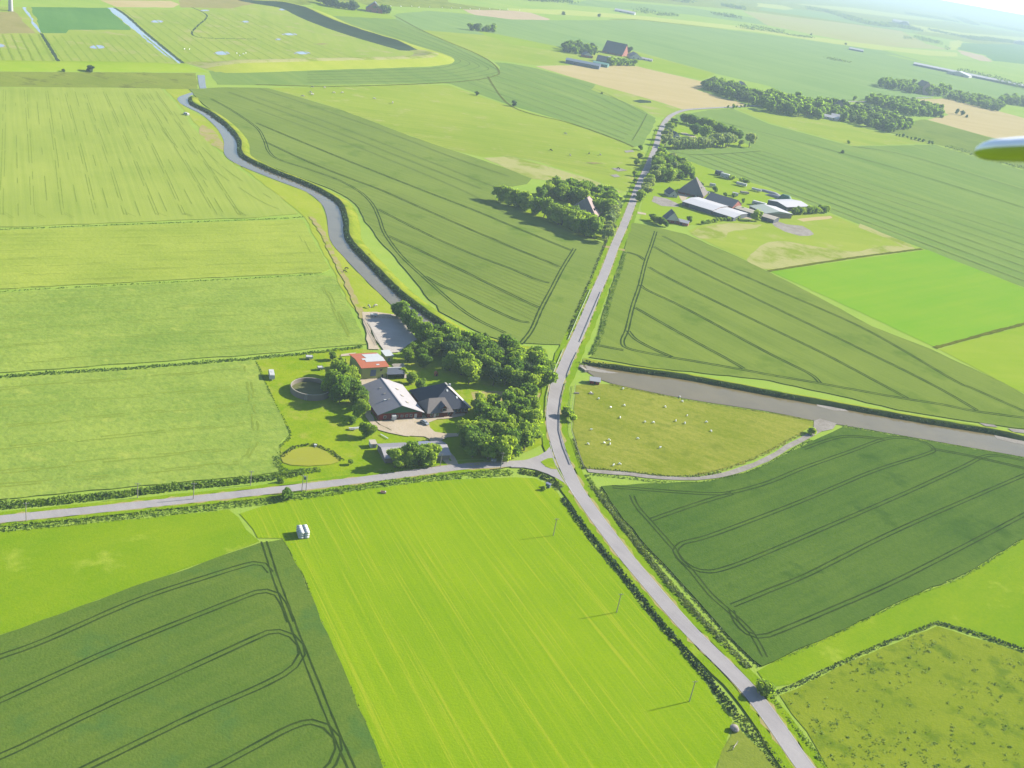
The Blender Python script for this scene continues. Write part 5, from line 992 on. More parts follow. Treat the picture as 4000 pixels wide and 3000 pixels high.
# --- wooded farm: thatched house
b = pyramid('thatched_farmhouse', 'pale pink thatched farmhouse among the trees left of the main road', P(2218, 838), -12, 24, 26, 2.6, 15, 8, 'brick', ['thatch', 'thatchpale', 'thatchpale']); part('dormer', C['dark'], b, (19.5, 21, 6, 8, 6, 7.6), (19.5, 21, 12, 14, 6, 7.6)); part('door', C['white'], b, (24, 24.08, 11, 12.4, 0, 2.2))  # sunlit slopes given paler thatch, shaded slopes greyer, by colour
# --- garden house, far farms
b = gable('garden_house', 'small white gabled house in the garden at the road bend', P(2628, 540), 20, 9, 12, 3, 7, 'y', 'white', 'darkroof', None, .5, 'house'); window(b, 4.5, 1, 1.6, 1.4)
def farhouse(name, label, px, an, w, d, e, r_, ax, wall, roof, roof2=None, cat='house', gm=None):
    b = gable(name, label, P(*px), an, w, d, e, r_, ax, wall, roof, roof2, .8, cat, gm=gm); window(b, w * .3, 1.2, w * .12, 1.8); window(b, w * .7, 1.2, w * .12, 1.8); return b
farhouse('blue_barn', 'long blue grey barn of the far farm', (2208, 248), -6, 62, 30, 6, 8.5, 'x', 'bluewall', 'bluewall', None, 'barn', 'white')
farhouse('shed', 'teal shed at the right end of the blue barn', (2314, 255), -10, 28, 22, 5, 7, 'x', 'teal', 'teal', None, 'shed')
farhouse('barn', 'dark roofed barn between the blue barn and the far trees', (2328, 242), -10, 30, 24, 4, 12, 'x', 'darkroof', 'darkroof', 'white', 'barn')
farhouse('shed', 'white walled shed right of the dark barn', (2372, 234), -8, 20, 14, 4, 6, 'x', 'white', 'whiteroof', None, 'shed')
farhouse('house', 'brick house with white gable above the blue barn', (2276, 224), 10, 20, 24, 4, 10, 'y', 'brickpink', 'darkroof', None, 'house', 'white')
farhouse('thatched_farmhouse', 'great dark roofed farmhouse of the far farm', (2352, 206), -18, 44, 44, 4, 24, 'x', 'brickpink', 'darkroof', 'thatch', 'house')
farhouse('house', 'white house at the right side of the far farm', (2462, 230), 14, 24, 28, 5, 12, 'y', 'white', 'greyroof', None, 'house', 'white')
farhouse('outbuilding', 'low white outbuilding at the right end of the far farm', (2502, 234), -8, 24, 14, 3, 5, 'x', 'white', 'lightroof', None, 'shed')
farhouse('house', 'white house of the far farm behind the great roof', (2412, 206), 10, 22, 22, 4, 11, 'y', 'white', 'greyroof', None, 'house', 'white')
farhouse('house', 'pink house in the far line of trees at the top', (1428, 45), 10, 34, 34, 6, 20, 'y', 'brickpink', 'darkroof', None, 'house', 'brickpink')
farhouse('white_shed', 'left of the two white sheds at the village wood', (3216, 464), -8, 24, 14, 4, 7, 'x', 'white', 'whiteroof', None, 'shed'); farhouse('white_shed', 'right of the two white sheds at the village wood', (3245, 466), -8, 22, 16, 5, 9, 'x', 'white', 'whiteroof', None, 'shed')
farhouse('tower_house', 'pale tall house among the trees above the white sheds', (3262, 442), 10, 12, 12, 14, 22, 'y', 'thatchpale', 'thatch', None, 'house'); farhouse('house', 'pink house between the village trees', (3128, 438), 10, 18, 20, 5, 11, 'y', 'brickpink', 'thatch', None, 'house')
farhouse('house', 'grey house half hidden in the left village wood', (2880, 348), 10, 20, 22, 5, 13, 'y', 'thatchpale', 'greyroof', None, 'house')
farhouse('thatched_farmhouse', 'great grey roofed farmhouse above the dark belt', (3580, 366), 8, 44, 40, 5, 30, 'y', 'thatchpale', 'thatch', None, 'house')
farhouse('long_barn', 'very long white roofed barn standing alone in the far crop', (3566, 256), -24, 420, 40, 6, 10, 'x', 'bluewall', 'whiteroof', None, 'barn'); farhouse('barn', 'white gabled end barn right of the very long barn', (3698, 288), -30, 70, 50, 6, 14, 'y', 'white', 'whiteroof', None, 'barn')
farhouse('house', 'white house at the far right edge beside a belt of trees', (3962, 170), -10, 90, 60, 14, 30, 'y', 'white', 'whiteroof', None, 'house', 'white'); farhouse('shed', 'small blue roofed shed beside the lone far tree', (3316, 195), -10, 50, 20, 5, 9, 'x', 'bluewall', 'panel', None, 'shed')
farhouse('village_house', 'white house in the hazy far village', (3486, 88), -8, 120, 60, 12, 26, 'x', 'white', 'whiteroof', None, 'house'); farhouse('village_house', 'larger grey house in the hazy far village', (3512, 106), 8, 90, 60, 10, 40, 'y', 'white', 'greyroof', None, 'house')
farhouse('barn', 'low white barn on the far pale band', (2400, 44), -14, 70, 24, 5, 9, 'x', 'white', 'whiteroof', None, 'barn')
# --- wind turbine at the upper left corner
g = P(42, 45); t = thing('wind_turbine', 'white tapered wind turbine tower cut by the upper left corner', 'wind turbine', (g.x, g.y, 0))
def cone(name, mat, parent, r0, r1, z0, z1, n=20, x=0, y=0):
    vs = [(x + r * math.cos(6.2832 * i / n), y + r * math.sin(6.2832 * i / n), z) for r, z in ((r0, z0), (r1, z1)) for i in range(n)]
    fs = [(i, (i + 1) % n, n + (i + 1) % n, n + i) for i in range(n)] + [tuple(range(n, 2 * n)), tuple(range(n - 1, -1, -1))]
    return mesh_obj(name, vs, fs, mat, parent)
cone('tower', C['white'], t, 3.0, 1.6, 0, 62, 28); part('nacelle', C['white'], t, (-4, 5, -1.8, 1.8, 62, 65.6)); cone('foundation', C['concrete'], t, 4.5, 4.2, 0, .9)
for k in range(3):
    a = R(90 + 120 * k); pts = [(1.0, 1.4), (6, 2.4), (14, 1.5), (28, .4)]; vs, fs = [], []
    for r, w_ in pts:
        for dy, dz in ((-.2, -w_ / 2), (.2, -w_ / 2), (.2, w_ / 2), (-.2, w_ / 2)): vs.append((-5 + dy, r * math.cos(a) - dz * math.sin(a), 64 + r * math.sin(a) + dz * math.cos(a)))
    for i in range(3):
        for j in range(4): fs.append((i * 4 + j, i * 4 + (j + 1) % 4, i * 4 + 4 + (j + 1) % 4, i * 4 + 4 + j))
    fs += [(3, 2, 1, 0), (12, 13, 14, 15)]; mesh_obj('blade', vs, fs, C['white'], t)

# ================================================================== SMALLER THINGS
# --- guard rails
def guardrail(label, px, face):
    q = straight(PL(px), 2.0, False); n = len(q); t = thing('guardrail', label, 'guardrail', (q[0].x, q[0].y, .95), group='guard rails along the main road')
    nn = normals(q); vs, fs = [], []
    prof = [(-.03, .35), (.03, .40), (-.03, .50), (-.03, .56), (.03, .66), (-.03, .75), (-.10, .75), (-.10, .35)]
    for i, p in enumerate(q):
        for a, z in prof: w_ = p + nn[i] * a * face - q[0]; vs.append((w_.x, w_.y, z))
    k = len(prof)
    for i in range(n - 1):
        for j in range(k): fs.append((i * k + j, i * k + (j + 1) % k, (i + 1) * k + (j + 1) % k, (i + 1) * k + j))
    mesh_obj('rail', vs, fs, C['post'], t)
    for i in range(0, n, 2):
        w_ = q[i] - nn[i] * .16 * face - q[0]; o = part('post', C['post'], t, (-.06, .06, -.06, .06, -.3, .74)); o.location = (w_.x, w_.y, 0)
guardrail('long guard rail left of the road, above the canal bridge', [(2304, 1138), (2262, 1232), (2218, 1334)], 1)
guardrail('long guard rail right of the road, above the canal bridge', [(2346, 1146), (2306, 1240), (2264, 1342)], -1)
guardrail('guard rail left of the road at the bridge and bend', [(2198, 1375), (2172, 1436), (2147, 1500), (2133, 1560), (2130, 1640)], 1)
guardrail('short guard rail right of the road on the bridge', [(2254, 1382), (2235, 1420), (2216, 1470), (2215, 1482)], -1)
guardrail('guard rail right of the road at the sheep pasture', [(2206, 1505), (2192, 1560), (2184, 1620), (2184, 1690), (2200, 1752), (2228, 1822)], -1)
# --- utility poles
def pole(px, h, label, kind=0):
    g = P(*px); t = thing('utility_pole', label, 'utility pole', (g.x, g.y, 0), R(20), 'utility poles'); cone('pole', C['wood'], t, .17, .12, 0, h, 10)
    part('crossarm', C['wood'], t, (-.9, .9, -.06, .06, h - .5, h - .36))
    for x in (-.8, 0, .8): cone('insulator', C['white'], t, .07, .05, h - .36, h - .12, 8, x)
    if kind: cone('pole', C['wood'], t, .17, .11, 0, h, 10, 1.6); part('brace', C['wood'], t, (.1, 1.5, -.05, .05, h * .55, h * .55 + .14)); part('transformer', C['greybox'], t, (.35, 1.25, -.35, .35, h - 2, h - .8))
    return t
pole((2160, 2097), 8.6, 'utility pole in the mown meadow, nearest the road fork'); pole((2407, 2398), 8.8, 'utility pole in the middle of the mown meadow'); pole((2691, 2746), 9.0, 'utility pole at the lower right of the mown meadow')
pole((1178, 1928), 8.4, 'double utility pole beside the side road near the pond', 1); pole((1953, 1840), 9.2, 'tall utility pole on the verge left of the road fork'); pole((1718, 1828), 7, 'utility pole at the farm drive entrance')
pole((755, 1958), 8, 'utility pole at the side road, third from the left edge'); pole((537, 1950), 7, 'utility pole before the reeds, second from the left edge'); pole((103, 2044), 8.4, 'utility pole nearest the left picture edge'); pole((978, 1900), 7, 'utility pole beside the reeds left of the pond')
# --- sign, boxes, trough, boulder
g = P(1975, 1815); t = thing('road_sign', 'grey road sign post in the shade beside the tall utility pole', 'sign', (g.x, g.y, .9), R(-10)); cone('post', C['post'], t, .05, .05, 0, 2.6, 8, -.4); cone('post', C['post'], t, .05, .05, 0, 2.6, 8, .4); part('panel', C['greybox'], t, (-.9, .9, -.1, -.05, 1.9, 2.7))
g = P(1926, 1812); t = thing('junction_box', 'dark grey box with white spot under the clump of trees', 'cabinet', (g.x, g.y, .9), R(-10)); part('case', C['greybox'], t, (-1.1, 1.1, -.4, .4, 0, 1.5)); slab('lid', C['post'], t, [(-1.2, -.5, 1.52), (1.2, -.5, 1.52), (1.2, .5, 1.6), (-1.2, .5, 1.6)], .08); part('door', C['white'], t, (-.9, -.3, -.44, -.39, .6, 1.2))
g = P(2139, 1908); t = thing('junction_box', 'blue grey box at the corner of the mown meadow near the junction', 'cabinet', (g.x, g.y, .7), R(-30)); part('case', C['greybox'], t, (-1, 1, -.5, .5, 0, 1.7)); slab('lid', C['bluepanel'], t, [(-1.15, -.65, 1.72), (1.15, -.65, 1.72), (1.15, .65, 1.85), (-1.15, .65, 1.85)], .1); part('door', C['teal'], t, (-.8, .8, -.55, -.49, .2, 1.4))
g = P(1496, 1931); t = thing('water_trough', 'small pink trough on the mown meadow below the side road', 'trough', (g.x, g.y, .75), R(5)); tubm = part('basin', C['pinkish'], t, (-1.1, 1.1, -.5, -.4, 0, .7), (-1.1, 1.1, .4, .5, 0, .7), (-1.1, -1.0, -.4, .4, 0, .7), (1.0, 1.1, -.4, .4, 0, .7), (-1.0, 1.0, -.4, .4, 0, .1)); part('float_box', C['white'], t, (.6, 1.0, -.4, .4, .5, .72))
g = P(2866, 2858); bm = bmesh.new(); bmesh.ops.create_icosphere(bm, subdivisions=3, radius=1.3)
for v in bm.verts: v.co *= 1 + .28 * noise.noise(v.co * .9); v.co.z *= .72; v.co.x *= 1.15
o = bm_obj('boulder', bm, C['stone']); o.location = (g.x, g.y, 1.4); tag(o, 'grey boulder at the lower corner of the mown meadow', 'boulder')
g = P(2868, 2925); t = thing('gate', 'pale wooden gate post pair below the boulder', 'gate', (g.x, g.y, .7), R(60)); part('post', C['boards'], t, (-1.6, -1.4, -.1, .1, 0, 1.3)); part('post', C['boards'], t, (1.4, 1.6, -.1, .1, 0, 1.3)); part('bar', C['boards'], t, (-1.4, 1.4, -.04, .04, .4, .52), (-1.4, 1.4, -.04, .04, .9, 1.02))
# --- wrapped bales in a stack
bz = zt('mown_field')
bm = bmesh.new(); bmesh.ops.create_cube(bm, size=1.0)
for v in bm.verts: v.co = Vector((v.co.x * 1.92, v.co.y * 1.25, v.co.z * 1.0))
bmesh.ops.bevel(bm, geom=bm.edges[:], offset=.2, segments=3, affect='EDGES')
bale_me = bpy.data.meshes.new('bale'); bm.to_mesh(bale_me); bm.free(); bale_me.materials.append(C['foil'])
for p in bale_me.polygons: p.use_smooth = True
base = P(1168, 2113); bd = Vector((math.cos(R(26)), math.sin(R(26)))); bn = Vector((-bd.y, bd.x)); rj = random.Random(4)
for lay, ln in enumerate(('bottom', 'middle', 'top')):
    for k in range(4 if lay < 2 else 4):
        for cx in range(2):
            p = base + bd * (.8 + cx * 1.97 + rj.uniform(-.05, .05)) + bn * (.7 + k * 1.3 + rj.uniform(-.05, .05))
            o = link('wrapped_bale', bale_me, None, ()); o.location = (p.x, p.y, bz + .5 + lay * .98); o.rotation_euler.z = R(26 + rj.uniform(-3, 3)); o.scale = (1, 1, rj.uniform(.95, 1.02))
            row_ = ('front', 'second', 'third', 'rear')[k]
            tag(o, f'white wrapped bale, {ln} layer, {row_} row, {("left", "right")[cx]} one of the stack', 'bale', 'stacked white bales')
# --- vehicles
def wheels(t, xs, y0, y1, r=.32):
    for x in xs:
        for y in (y0, y1):
            n = 14; vs = [(x + r * math.cos(6.2832 * i / n), y + s, r + r * math.sin(6.2832 * i / n)) for s in (-.11, .11) for i in range(n)]
            w_ = mesh_obj('wheel', vs, [(i, (i + 1) % n, n + (i + 1) % n, n + i) for i in range(n)] + [tuple(range(n - 1, -1, -1)), tuple(range(n, 2 * n))], C['tyre'], t)
def loft(name, mat, parent, prof, y0, y1, inset=.12, hi=1.0):
    """side profile (x, z) swept across the width with tucked upper edges"""
    n = len(prof); vs = []
    for y in (y0, y1):
        for x, z in prof: vs.append((x, y + (inset if y == y0 else -inset) * (z > hi), z))
    fs = [tuple(range(n)), tuple(range(2 * n - 1, n - 1, -1))] + [(i, i + n, (i + 1) % n + n, (i + 1) % n) for i in range(n)]
    o = mesh_obj(name, vs, fs, mat, parent); bm = bmesh.new(); bm.from_mesh(o.data); bmesh.ops.recalc_face_normals(bm, faces=bm.faces); bm.to_mesh(o.data); bm.free(); return o
def caravan(px, ang, label, L=6.0, w=2.3, h=2.6, name='caravan', body='white', cat='caravan', z=GZ):
    g = P(*px); t = thing(name, label, cat, (g.x, g.y, z), R(ang))
    loft('body', C[body], t, [(0, .5), (L, .5), (L, 1.5), (L - .25, h - .3), (L - .6, h), (.6, h), (.2, h - .25), (0, 1.4)], -w / 2, w / 2, .1, 2.0)
    for y, s in ((-w / 2, -1), (w / 2, 1)):
        a, b = sorted((y + s * .005, y + s * .03)); part('window', C['glass'], t, (L * .15, L * .4, a, b, 1.3, 1.9)); part('window', C['glass'], t, (L * .6, L * .85, a, b, 1.3, 1.9))
    part('window', C['glass'], t, (L + .0, L + .03, -w * .35, w * .35, 1.15, 1.48)); part('drawbar', C['post'], t, (-1.2, .1, -.08, .08, .4, .5)); part('roof_hatch', C['panel'], t, (L * .45, L * .6, -.35, .35, h, h + .1)); wheels(t, [L * .5], -w / 2 + .05, w / 2 - .05)
    return t
g0 = P(1048, 1462, .9)
caravan((1062, 1492), 111, 'white caravan on the grass beside the round tank', 7.0, 2.5, 2.8)
caravan((1538, 1652), 118, 'white horse trailer parked before the grey barn gable', 3.6, 2.2, 2.7, 'horse_trailer', 'white', 'trailer')
def car(px, ang, label, body='silver'):
    g = P(*px); t = thing('parked_car', label, 'car', (g.x, g.y, 1.0), R(ang))
    loft('body', C[body], t, [(-2.2, .35), (2.2, .35), (2.25, .75), (1.3, .92), (-2.1, 1.0), (-2.25, .7)], -.87, .87, .05, .9)
    loft('cabin', C['glass'], t, [(1.25, .9), (.55, 1.42), (-1.3, 1.45), (-2.05, .97)], -.8, .8, .15, 1.2); loft('roof', C[body], t, [(.6, 1.425), (.5, 1.5), (-1.2, 1.52), (-1.35, 1.455)], -.66, .66, .06, 1.48)
    wheels(t, (-1.4, 1.4), -.8, .8, .31); part('headlight', C['panel'], t, (2.2, 2.27, -.75, -.4, .6, .78)); part('headlight', C['panel'], t, (2.2, 2.27, .4, .75, .6, .78)); part('bumper', C['greybox'], t, (2.2, 2.3, -.8, .8, .35, .5))
    return t
car((1657, 1662), -38, 'silver car parked in the yard beside the dark oval lawn'); car((2478, 772), 55, 'dark car on the main road beside the second farm', 'darkroof')
g = P(1710, 1630); t = thing('garden_bench', 'white bench at the farmhouse wall', 'bench', (g.x, g.y, 1.0), R(31)); part('seat', C['white'], t, (-1, 1, -.25, .25, .4, .48)); part('backrest', C['white'], t, (-1, 1, .22, .28, .5, .95)); part('leg', C['white'], t, (-.9, -.8, -.2, .2, 0, .4)); part('leg', C['white'], t, (.8, .9, -.2, .2, 0, .4))
def trailer(px, ang, label, L=5, w=2.2, h=1.6, deck='white', name='trailer', z=.9):
    g = P(*px); t = thing(name, label, 'trailer', (g.x, g.y, z), R(ang)); part('deck', C['wood'], t, (0, L, -w / 2, w / 2, .6, .75)); part('side_board', C[deck], t, (0, L, -w / 2 - .05, -w / 2, .75, h), (0, L, w / 2, w / 2 + .05, .75, h), (-.05, 0, -w / 2, w / 2, .75, h), (L, L + .05, -w / 2, w / 2, .75, h)); part('load', C[deck], t, (.1, L - .1, -w / 2 + .05, w / 2 - .05, .75, h - .15)); part('drawbar', C['post'], t, (-1.5, 0, -.06, .06, .55, .65)); wheels(t, (L * .3, L * .7), -w / 2 + .1, w / 2 - .1, .3); return t
trailer((1194, 1407), 20, 'small white trailer on the grass behind the round tank', 3.4); trailer((1240, 1450), 30, 'low white cart with clutter between the tank and the trees', 2.6)
trailer((2875, 724), -20, 'white trailer on the grass above the second farm, left', 11, 3.5, 3.4); trailer((2935, 745), -20, 'white trailer on the grass above the second farm, right', 10, 3.2, 2.8)
trailer((2858, 766), -10, 'small white cart behind the tan shed', 6, 3.5, 3.4); trailer((2770, 730), -10, 'small white cart behind the thatched farm', 6, 3, 3.4); trailer((2722, 736), -30, 'pale clutter trailer at the corner of the thatched roof', 8, 3, 2.4, 'panel')
trailer((2738, 756), -10, 'second pale clutter trailer at the corner of the dark barn', 8, 3, 2.4, 'panel'); trailer((2890, 758), 10, 'dark hay cart on the grass behind the long shed', 9, 3, 2.4, 'wood')
caravan((2790, 684), -10, 'dark caravan at the field edge above the thatched farm', 9, 4, 5, 'caravan', 'darkroof'); caravan((2812, 694), -20, 'pale caravan beside the dark caravan at the field edge', 10, 4, 5, 'caravan', 'panel')
caravan((2936, 800), -20, 'long white van behind the white roofed hall', 14, 4, 4, 'van', 'white', 'van'); caravan((720, 450), -28, 'white van on the canal meadow near the upper bend', 5.5, 2.4, 2.4, 'van', 'white', 'van', .7)
caravan((2640, 545), 20, 'white van in front of the garden house', 7, 3, 3, 'van', 'white', 'van'); trailer((1445, 1240), 15, 'pale feed cart at the upper left corner of the arena', 4.0, 2.0, 1.5, 'white')
g = P(1374, 1684); t = thing('garden_table', 'white table with benches on the lawn left of the dark round tree', 'table', (g.x, g.y, .85), R(20)); part('top', C['white'], t, (-1.4, 1.4, -.45, .45, .7, .78)); part('bench', C['white'], t, (-1.4, 1.4, -1.0, -.7, .4, .46), (-1.4, 1.4, .7, 1.0, .4, .46)); part('leg', C['wood'], t, (-1.1, -1.0, -.9, .9, 0, .7)); part('leg', C['wood'], t, (1.0, 1.1, -.9, .9, 0, .7))
g = P(1395, 1679); t = thing('rowing_boat', 'pale blue upturned boat beside the white table on the lawn', 'boat', (g.x, g.y, .85), R(35)); loft('hull', C['panel'], t, [(-2, 0), (2, 0), (2.3, .25), (1.2, .6), (-1.2, .6), (-2.2, .3)], -.6, .6, .3, .5); part('keel', C['teal'], t, (-1.3, 1.3, -.05, .05, .6, .7))
g = P(1500, 1713); t = thing('plank', 'pale blue plank propped on the lawn above the grey shed', 'plank', (g.x, g.y, .85), R(-35)); part('board', C['panel'], t, (-2.4, 2.4, -.25, .25, .3, .38)); part('trestle', C['wood'], t, (-1.8, -1.7, -.3, .3, 0, .3)); part('trestle', C['wood'], t, (1.7, 1.8, -.3, .3, 0, .3))
g = P(1231, 1750); t = thing('pump', 'small white pump housing at the far edge of the pond', 'pump', (g.x, g.y, .85), R(10)); part('housing', C['white'], t, (-.6, .6, -.5, .5, 0, .9)); part('pipe', C['post'], t, (-.1, .1, -1.6, -.5, .2, .35))
g = P(1702, 1472); t = thing('play_hut', 'small orange garden hut on the shaded lawn behind the farmhouse', 'hut', (g.x, g.y, .85), R(30)); part('wall', C['orange'], t, (-.8, .8, -.8, .8, 0, 1.5)); slab('roof', C['orange'], t, [(-1, -1, 1.45), (0, -1, 2.2), (0, 1, 2.2), (-1, 1, 1.45)], .08); slab('roof', C['orange'], t, [(1, -1, 1.45), (1, 1, 1.45), (0, 1, 2.2), (0, -1, 2.2)], .08); part('door', C['dark'], t, (-.3, .3, -.86, -.79, 0, 1.2))
# --- arena and pasture fences
def fence(label, px, n, h=1.3, mat='wood', group=None):
    q = straight(PL(px), 1.0, False); o0 = q[0]; t = thing('fence', label, 'fence', (o0.x, o0.y, .9), group=group); nn = normals(q); vs, fs = [], []
    for zz in (h * .5, h - .12):
        k0 = len(vs)
        for i, p in enumerate(q[::3] + [q[-1]]):
            w_ = p - o0
            for z in (zz, zz + .12): vs += [(w_.x - .03, w_.y, z), (w_.x + .03, w_.y, z)]
        m_ = (len(vs) - k0) // 4
        for i in range(m_ - 1):
            a = k0 + i * 4
            fs += [(a, a + 4, a + 6, a + 2), (a + 1, a + 3, a + 7, a + 5), (a + 2, a + 6, a + 7, a + 3), (a, a + 1, a + 5, a + 4)]
    mesh_obj('rail', vs, fs, C[mat], t)
    pm = None
    for i in range(n):
        w_ = q[int(i / (n - 1) * (len(q) - 1))] - o0
        if pm is None: o = part('post', C[mat], t, (-.07, .07, -.07, .07, -.3, h)); pm = o.data
        else: o = link('post', pm, t)
        o.location = (w_.x, w_.y, 0)
fence('dark rail fence along the left side of the sand arena', [(1427, 1254), (1455, 1308), (1480, 1354)], 16, 1.5)
fence('rail fence along the far side of the sand arena', [(1428, 1250), (1500, 1248), (1576, 1253)], 16, 1.4)
fence('thin wire fence between the road verge and the sheep pasture', [(2246, 1512), (2233, 1600), (2230, 1690), (2252, 1760), (2278, 1836)], 30, 1.1)
# --- animals
def skin_animal(name, pts, edges, rad, mat):
    me = bpy.data.meshes.new(name + ' skeleton'); me.from_pydata(pts, edges, []); o = bpy.data.objects.new(name, me); COL.objects.link(o)
    md = o.modifiers.new('skin', 'SKIN'); sv = me.skin_vertices[0].data
    for i, r in enumerate(rad): sv[i].radius = r if isinstance(r, tuple) else (r, r)
    sv[0].use_root = True
    sb = o.modifiers.new('sub', 'SUBSURF'); sb.levels = 1; sb.render_levels = 1
    bpy.context.view_layer.update(); dg = bpy.context.evaluated_depsgraph_get(); out = bpy.data.meshes.new_from_object(o.evaluated_get(dg)); out.name = name
    bpy.data.objects.remove(o); out.materials.clear(); out.materials.append(mat)
    for p in out.polygons: p.use_smooth = True
    return out
def quadruped(name, L, H, mat, fat=1.0, head_low=True):
    s = L; h = H
    pts = [(0, 0, h * .68), (.38 * s, 0, h * .70), (-.38 * s, 0, h * .70), (.52 * s, 0, h * (.72 if not head_low else .55)), (.66 * s, 0, h * (.95 if not head_low else .3)), (.78 * s, 0, h * (.85 if not head_low else .14)), (-.5 * s, 0, h * .62), (-.54 * s, 0, h * .4)]
    ed = [(0, 1), (0, 2), (1, 3), (3, 4), (4, 5), (2, 6), (6, 7)]; rd = [.27 * h * fat, .25 * h * fat, .25 * h * fat, .15 * h, .12 * h, .07 * h, .06 * h, .03 * h]
    for x, b in ((.34 * s, 1), (-.36 * s, 2)):
        for y in (-.11 * s, .11 * s):
            k = len(pts); back = -.05 * s if b == 2 else 0
            pts += [(x, y, h * .45), (x + back, y, h * .24), (x, y, h * .02)]; ed += [(b, k), (k, k + 1), (k + 1, k + 2)]; rd += [.10 * h, .06 * h, .05 * h]
    return skin_animal(name, pts, ed, rd, mat)
SHEEP = [quadruped('sheep', 1.25, .95, C['wool'], 1.25), quadruped('sheep', 1.25, .95, C['wool'], 1.25, False)]
COW_W = quadruped('cow', 2.3, 1.45, C['hide_w']); COW_D = quadruped('cow', 2.3, 1.45, C['hide_d']); HORSE_W = quadruped('horse', 2.2, 1.6, C['hide_w'], .9)
rj = random.Random(11); sz = zt('sheep_pasture')
def animal(name, me, px, z, label, cat, group=None, s=1.0):
    g = P(*px); o = link(name, me, None, ()); o.location = (g.x, g.y, z); o.rotation_euler.z = rj.uniform(0, 6.28); o.scale = (s,) * 3; return tag(o, label, cat, group)
for x, y in ((955, 55), (745, 140), (680, 90), (1447, 125), (1467, 163), (968, 200), (850, 217), (1320, 210), (1510, 286), (930, 303), (1145, 342), (1220, 347), (1412, 333), (1490, 354), (1675, 342), (1715, 420), (680, 408), (652, 532), (833, 498), (795, 525), (843, 535), (1082, 485), (1275, 565), (925, 706), (873, 718)):
    animal('sheep', rj.choice(SHEEP), (2000 + x / 2.212, 1500 + y / 2.212), sz, 'white sheep grazing in the fan shaped pasture below the muddy canal', 'sheep', 'sheep in the pasture below the canal', rj.uniform(.85, 1.05))
pz = zt('pasture.001') if 'pasture.001' in bpy.data.objects else .7
for x, y in ((1183, 381), (1221, 345), (1267, 347), (1217, 372), (1303, 367), (1337, 367), (1461, 390), (1214, 366), (1222, 374)):
    animal('cow', COW_W, (x, y), .75, 'pale cow in the long pasture beyond the canal field', 'cow', 'pale cows in the long pasture', 1.5)
animal('cow', COW_W, (1533, 407), .75, 'whitest cow standing alone in the middle of the long pasture', 'cow', None, 2.0)
for x, y, m_, l in ((2207, 527, COW_W, 'pale cow in the pasture left of the roadside trees, highest'), (2226, 612, COW_W, 'pale cow nearest the bare strip, upper'), (2344, 610, COW_W, 'pale cow nearest the roadside trees'), (2151, 592, COW_D, 'dark cow in the pasture, left'), (2300, 605, COW_D, 'dark cow in the pasture, middle'), (2415, 664, COW_D, 'dark cow on the muddy patch by the roadside trees')):
    animal('cow', m_, (x, y), .75, l, 'cow', 'cows left of the roadside trees', 1.5)
FS('muddy_ground', T(2000, 0, 2.212, [(860, 1460), (930, 1458), (1000, 1480), (920, 1490)]), 'mud', smooth=True, z=.9); FS('muddy_ground', T(2000, 0, 2.212, [(850, 1520), (900, 1512), (940, 1535), (890, 1540)]), 'mud', smooth=True, z=.9); FS('muddy_ground', T(2000, 0, 2.212, [(970, 1310), (1040, 1302), (1060, 1318), (990, 1326)]), 'mud', smooth=True, z=.9); FS('muddy_ground', T(2000, 0, 2.212, [(640, 1410), (720, 1408), (780, 1420), (700, 1424)]), 'brown', smooth=True, z=.9)
animal('horse', HORSE_W, (1440, 1206), .9, 'white horse left of its companion above the arena', 'horse', None, 1.15); animal('horse', HORSE_W, (1466, 1204), .9, 'white horse nearer the canal above the arena', 'horse', None, 1.15)
animal('cow', COW_D, (1352, 1056), .8, 'dark animal on the canal meadow beside the worn track, upper', 'cow'); animal('cow', COW_D, (1346, 1068), .8, 'dark animal on the canal meadow beside the worn track, lower', 'cow')
for x, y in ((720, 195), (740, 196), (925, 211), (936, 221), (960, 211), (950, 214)):
    animal('sheep', SHEEP[0], (x, y), .4, 'sheep as a white dot on the salt meadow beside the round pools', 'sheep', 'sheep on the salt meadow', 1.7)
rjx = random.Random(3)
for k in range(14):
    animal('sheep', SHEEP[0], (1530 + k * 38 + rjx.uniform(-8, 8), 26 + k * 1.2 + rjx.uniform(-2, 2)), .4, 'sheep as a pale dot on the far bright meadow along the top', 'sheep', 'sheep on the far bright meadow', 2.2)
for x, y, l in ((2252, 1541, 'pale trough stone near the hut, upper'), (2308, 1543, 'pale trough stone near the hut, lower')):
    g = P(x, y); t = thing('feed_trough', l, 'trough', (g.x, g.y, sz), R(10)); part('basin', C['trough'], t, (-1.2, 1.2, -.4, -.3, 0, .5), (-1.2, 1.2, .3, .4, 0, .5), (-1.2, -1.1, -.3, .3, 0, .5), (1.1, 1.2, -.3, .3, 0, .5)); part('feed', C['boards'], t, (-1.1, 1.1, -.3, .3, .05, .35))
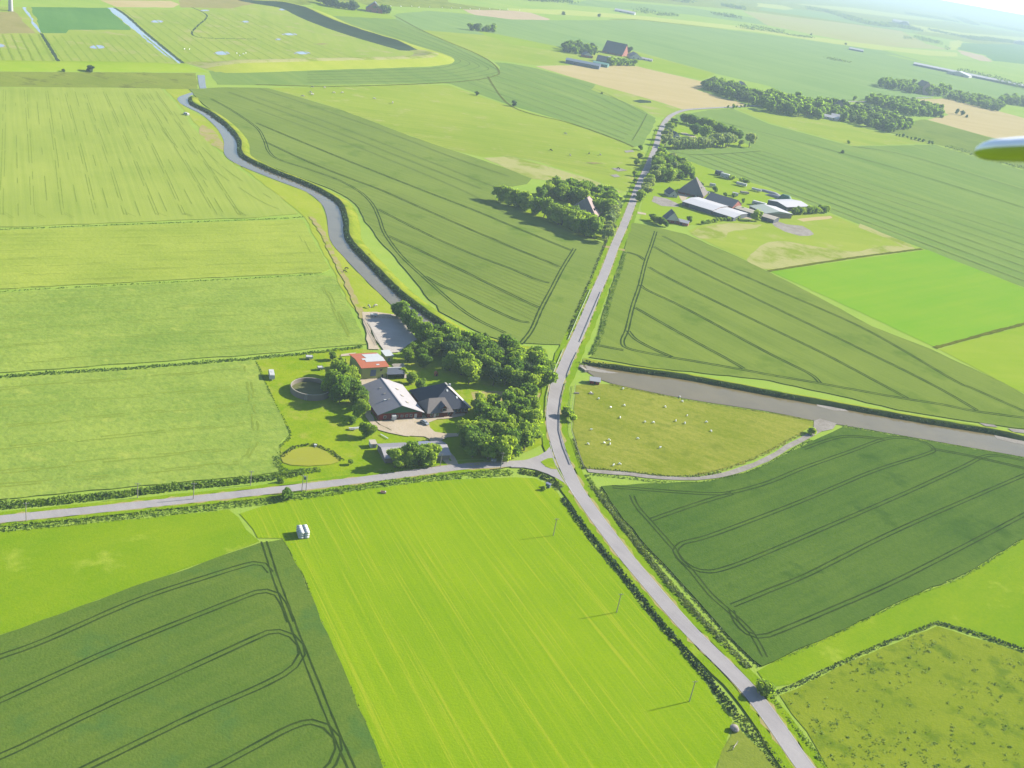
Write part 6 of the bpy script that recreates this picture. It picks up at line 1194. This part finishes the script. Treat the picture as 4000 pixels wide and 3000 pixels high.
# --- the tip of the aircraft's own wing, close to the lens at the right edge
def pt(x, y, d):
    dx, dy = (x - 2000) / FPX, (y - 1500) / FPX
    return Vector((0, 0, CAM_H)) + (_F + _X * dx - _Y * dy).normalized() * d
a, b_ = pt(3806, 590, 3.4), pt(4700, 572, 3.6)
ax = (b_ - a); ln = ax.length; ax.normalize(); upv = (_Y - ax * _Y.dot(ax)).normalized(); dep = ax.cross(upv)
t = thing('aircraft_wing', 'white rounded aircraft wing tip with shade-tinted olive underside at the right edge', 'aircraft part', tuple(a))
for nm, lo, hi, mat in (('upper_skin', -.12, 1, plain('aircraft white gelcoat', (.8, .8, .82), .25, .5, .02)), ('lower_skin', -1, -.12, plain('shade-tinted olive underside', (.30, .36, .08), .35, .5, .1))):  # lower skin: shade and green ground reflection put into its colour
    vs, fs = [], []; n = 16; st = 14
    for i in range(st):
        u = (i / (st - 1)) ** 1.8; x = u * ln; k = min(1, (x / .06)) if x < .06 else 1; k = math.sqrt(max(0.0, 1 - (1 - k) ** 2)) if x < .06 else 1
        rad = (.028 + .020 * min(1, x / .3)) * max(k, .02)
        for j in range(n + 1):
            s_ = lo + (hi - lo) * j / n; an = math.asin(max(-1, min(1, s_)))
            for sg in (1, -1): pass
        ring = []
        for j in range(n + 1):
            th = math.asin(max(-1, min(1, lo))) + (math.asin(max(-1, min(1, hi))) - math.asin(max(-1, min(1, lo)))) * j / n; ring.append((math.cos(th), math.sin(th)))
        ring = ring + [(-c_, s_) for c_, s_ in ring[::-1]]
        for c_, s_ in ring: p = ax * x + dep * (c_ * rad * 2.0) + upv * (s_ * rad * (1 if s_ > 0 else .85)); vs.append(tuple(p))
        m_ = len(ring)
    for i in range(st - 1):
        for j in range(m_): fs.append((i * m_ + j, i * m_ + (j + 1) % m_, (i + 1) * m_ + (j + 1) % m_, (i + 1) * m_ + j))
    o = mesh_obj(nm, vs, fs, mat, t, smooth=True); bm = bmesh.new(); bm.from_mesh(o.data); bmesh.ops.recalc_face_normals(bm, faces=bm.faces); bm.to_mesh(o.data); bm.free()
# ================================================================== the air
hz = bpy.data.materials.new('haze'); hz.use_nodes = True; ht = hz.node_tree; ht.nodes.remove(ht.nodes['Principled BSDF'])
pv = ht.nodes.new('ShaderNodeVolumePrincipled'); pv.inputs['Color'].default_value = (.45, .56, .68, 1); pv.inputs['Density'].default_value = 1.1e-4; pv.inputs['Anisotropy'].default_value = 0.0
ht.links.new(pv.outputs[0], ht.nodes['Material Output'].inputs['Volume'])
X0, X1, Y0, Y1, Z0, Z1 = -62000, 62000, -1500, 72000, -1, 217
vs = [(x, y, z) for z in (Z0, Z1) for x, y in ((X0, Y0), (X1, Y0), (X1, Y1), (X0, Y1))]
stuff(mesh_obj('haze', vs, [(0, 3, 2, 1), (4, 5, 6, 7), (0, 1, 5, 4), (1, 2, 6, 5), (2, 3, 7, 6), (3, 0, 4, 7)], hz))
print('TREES', COUNT[0], 'objects', len(bpy.data.objects), 'zi', nz_())
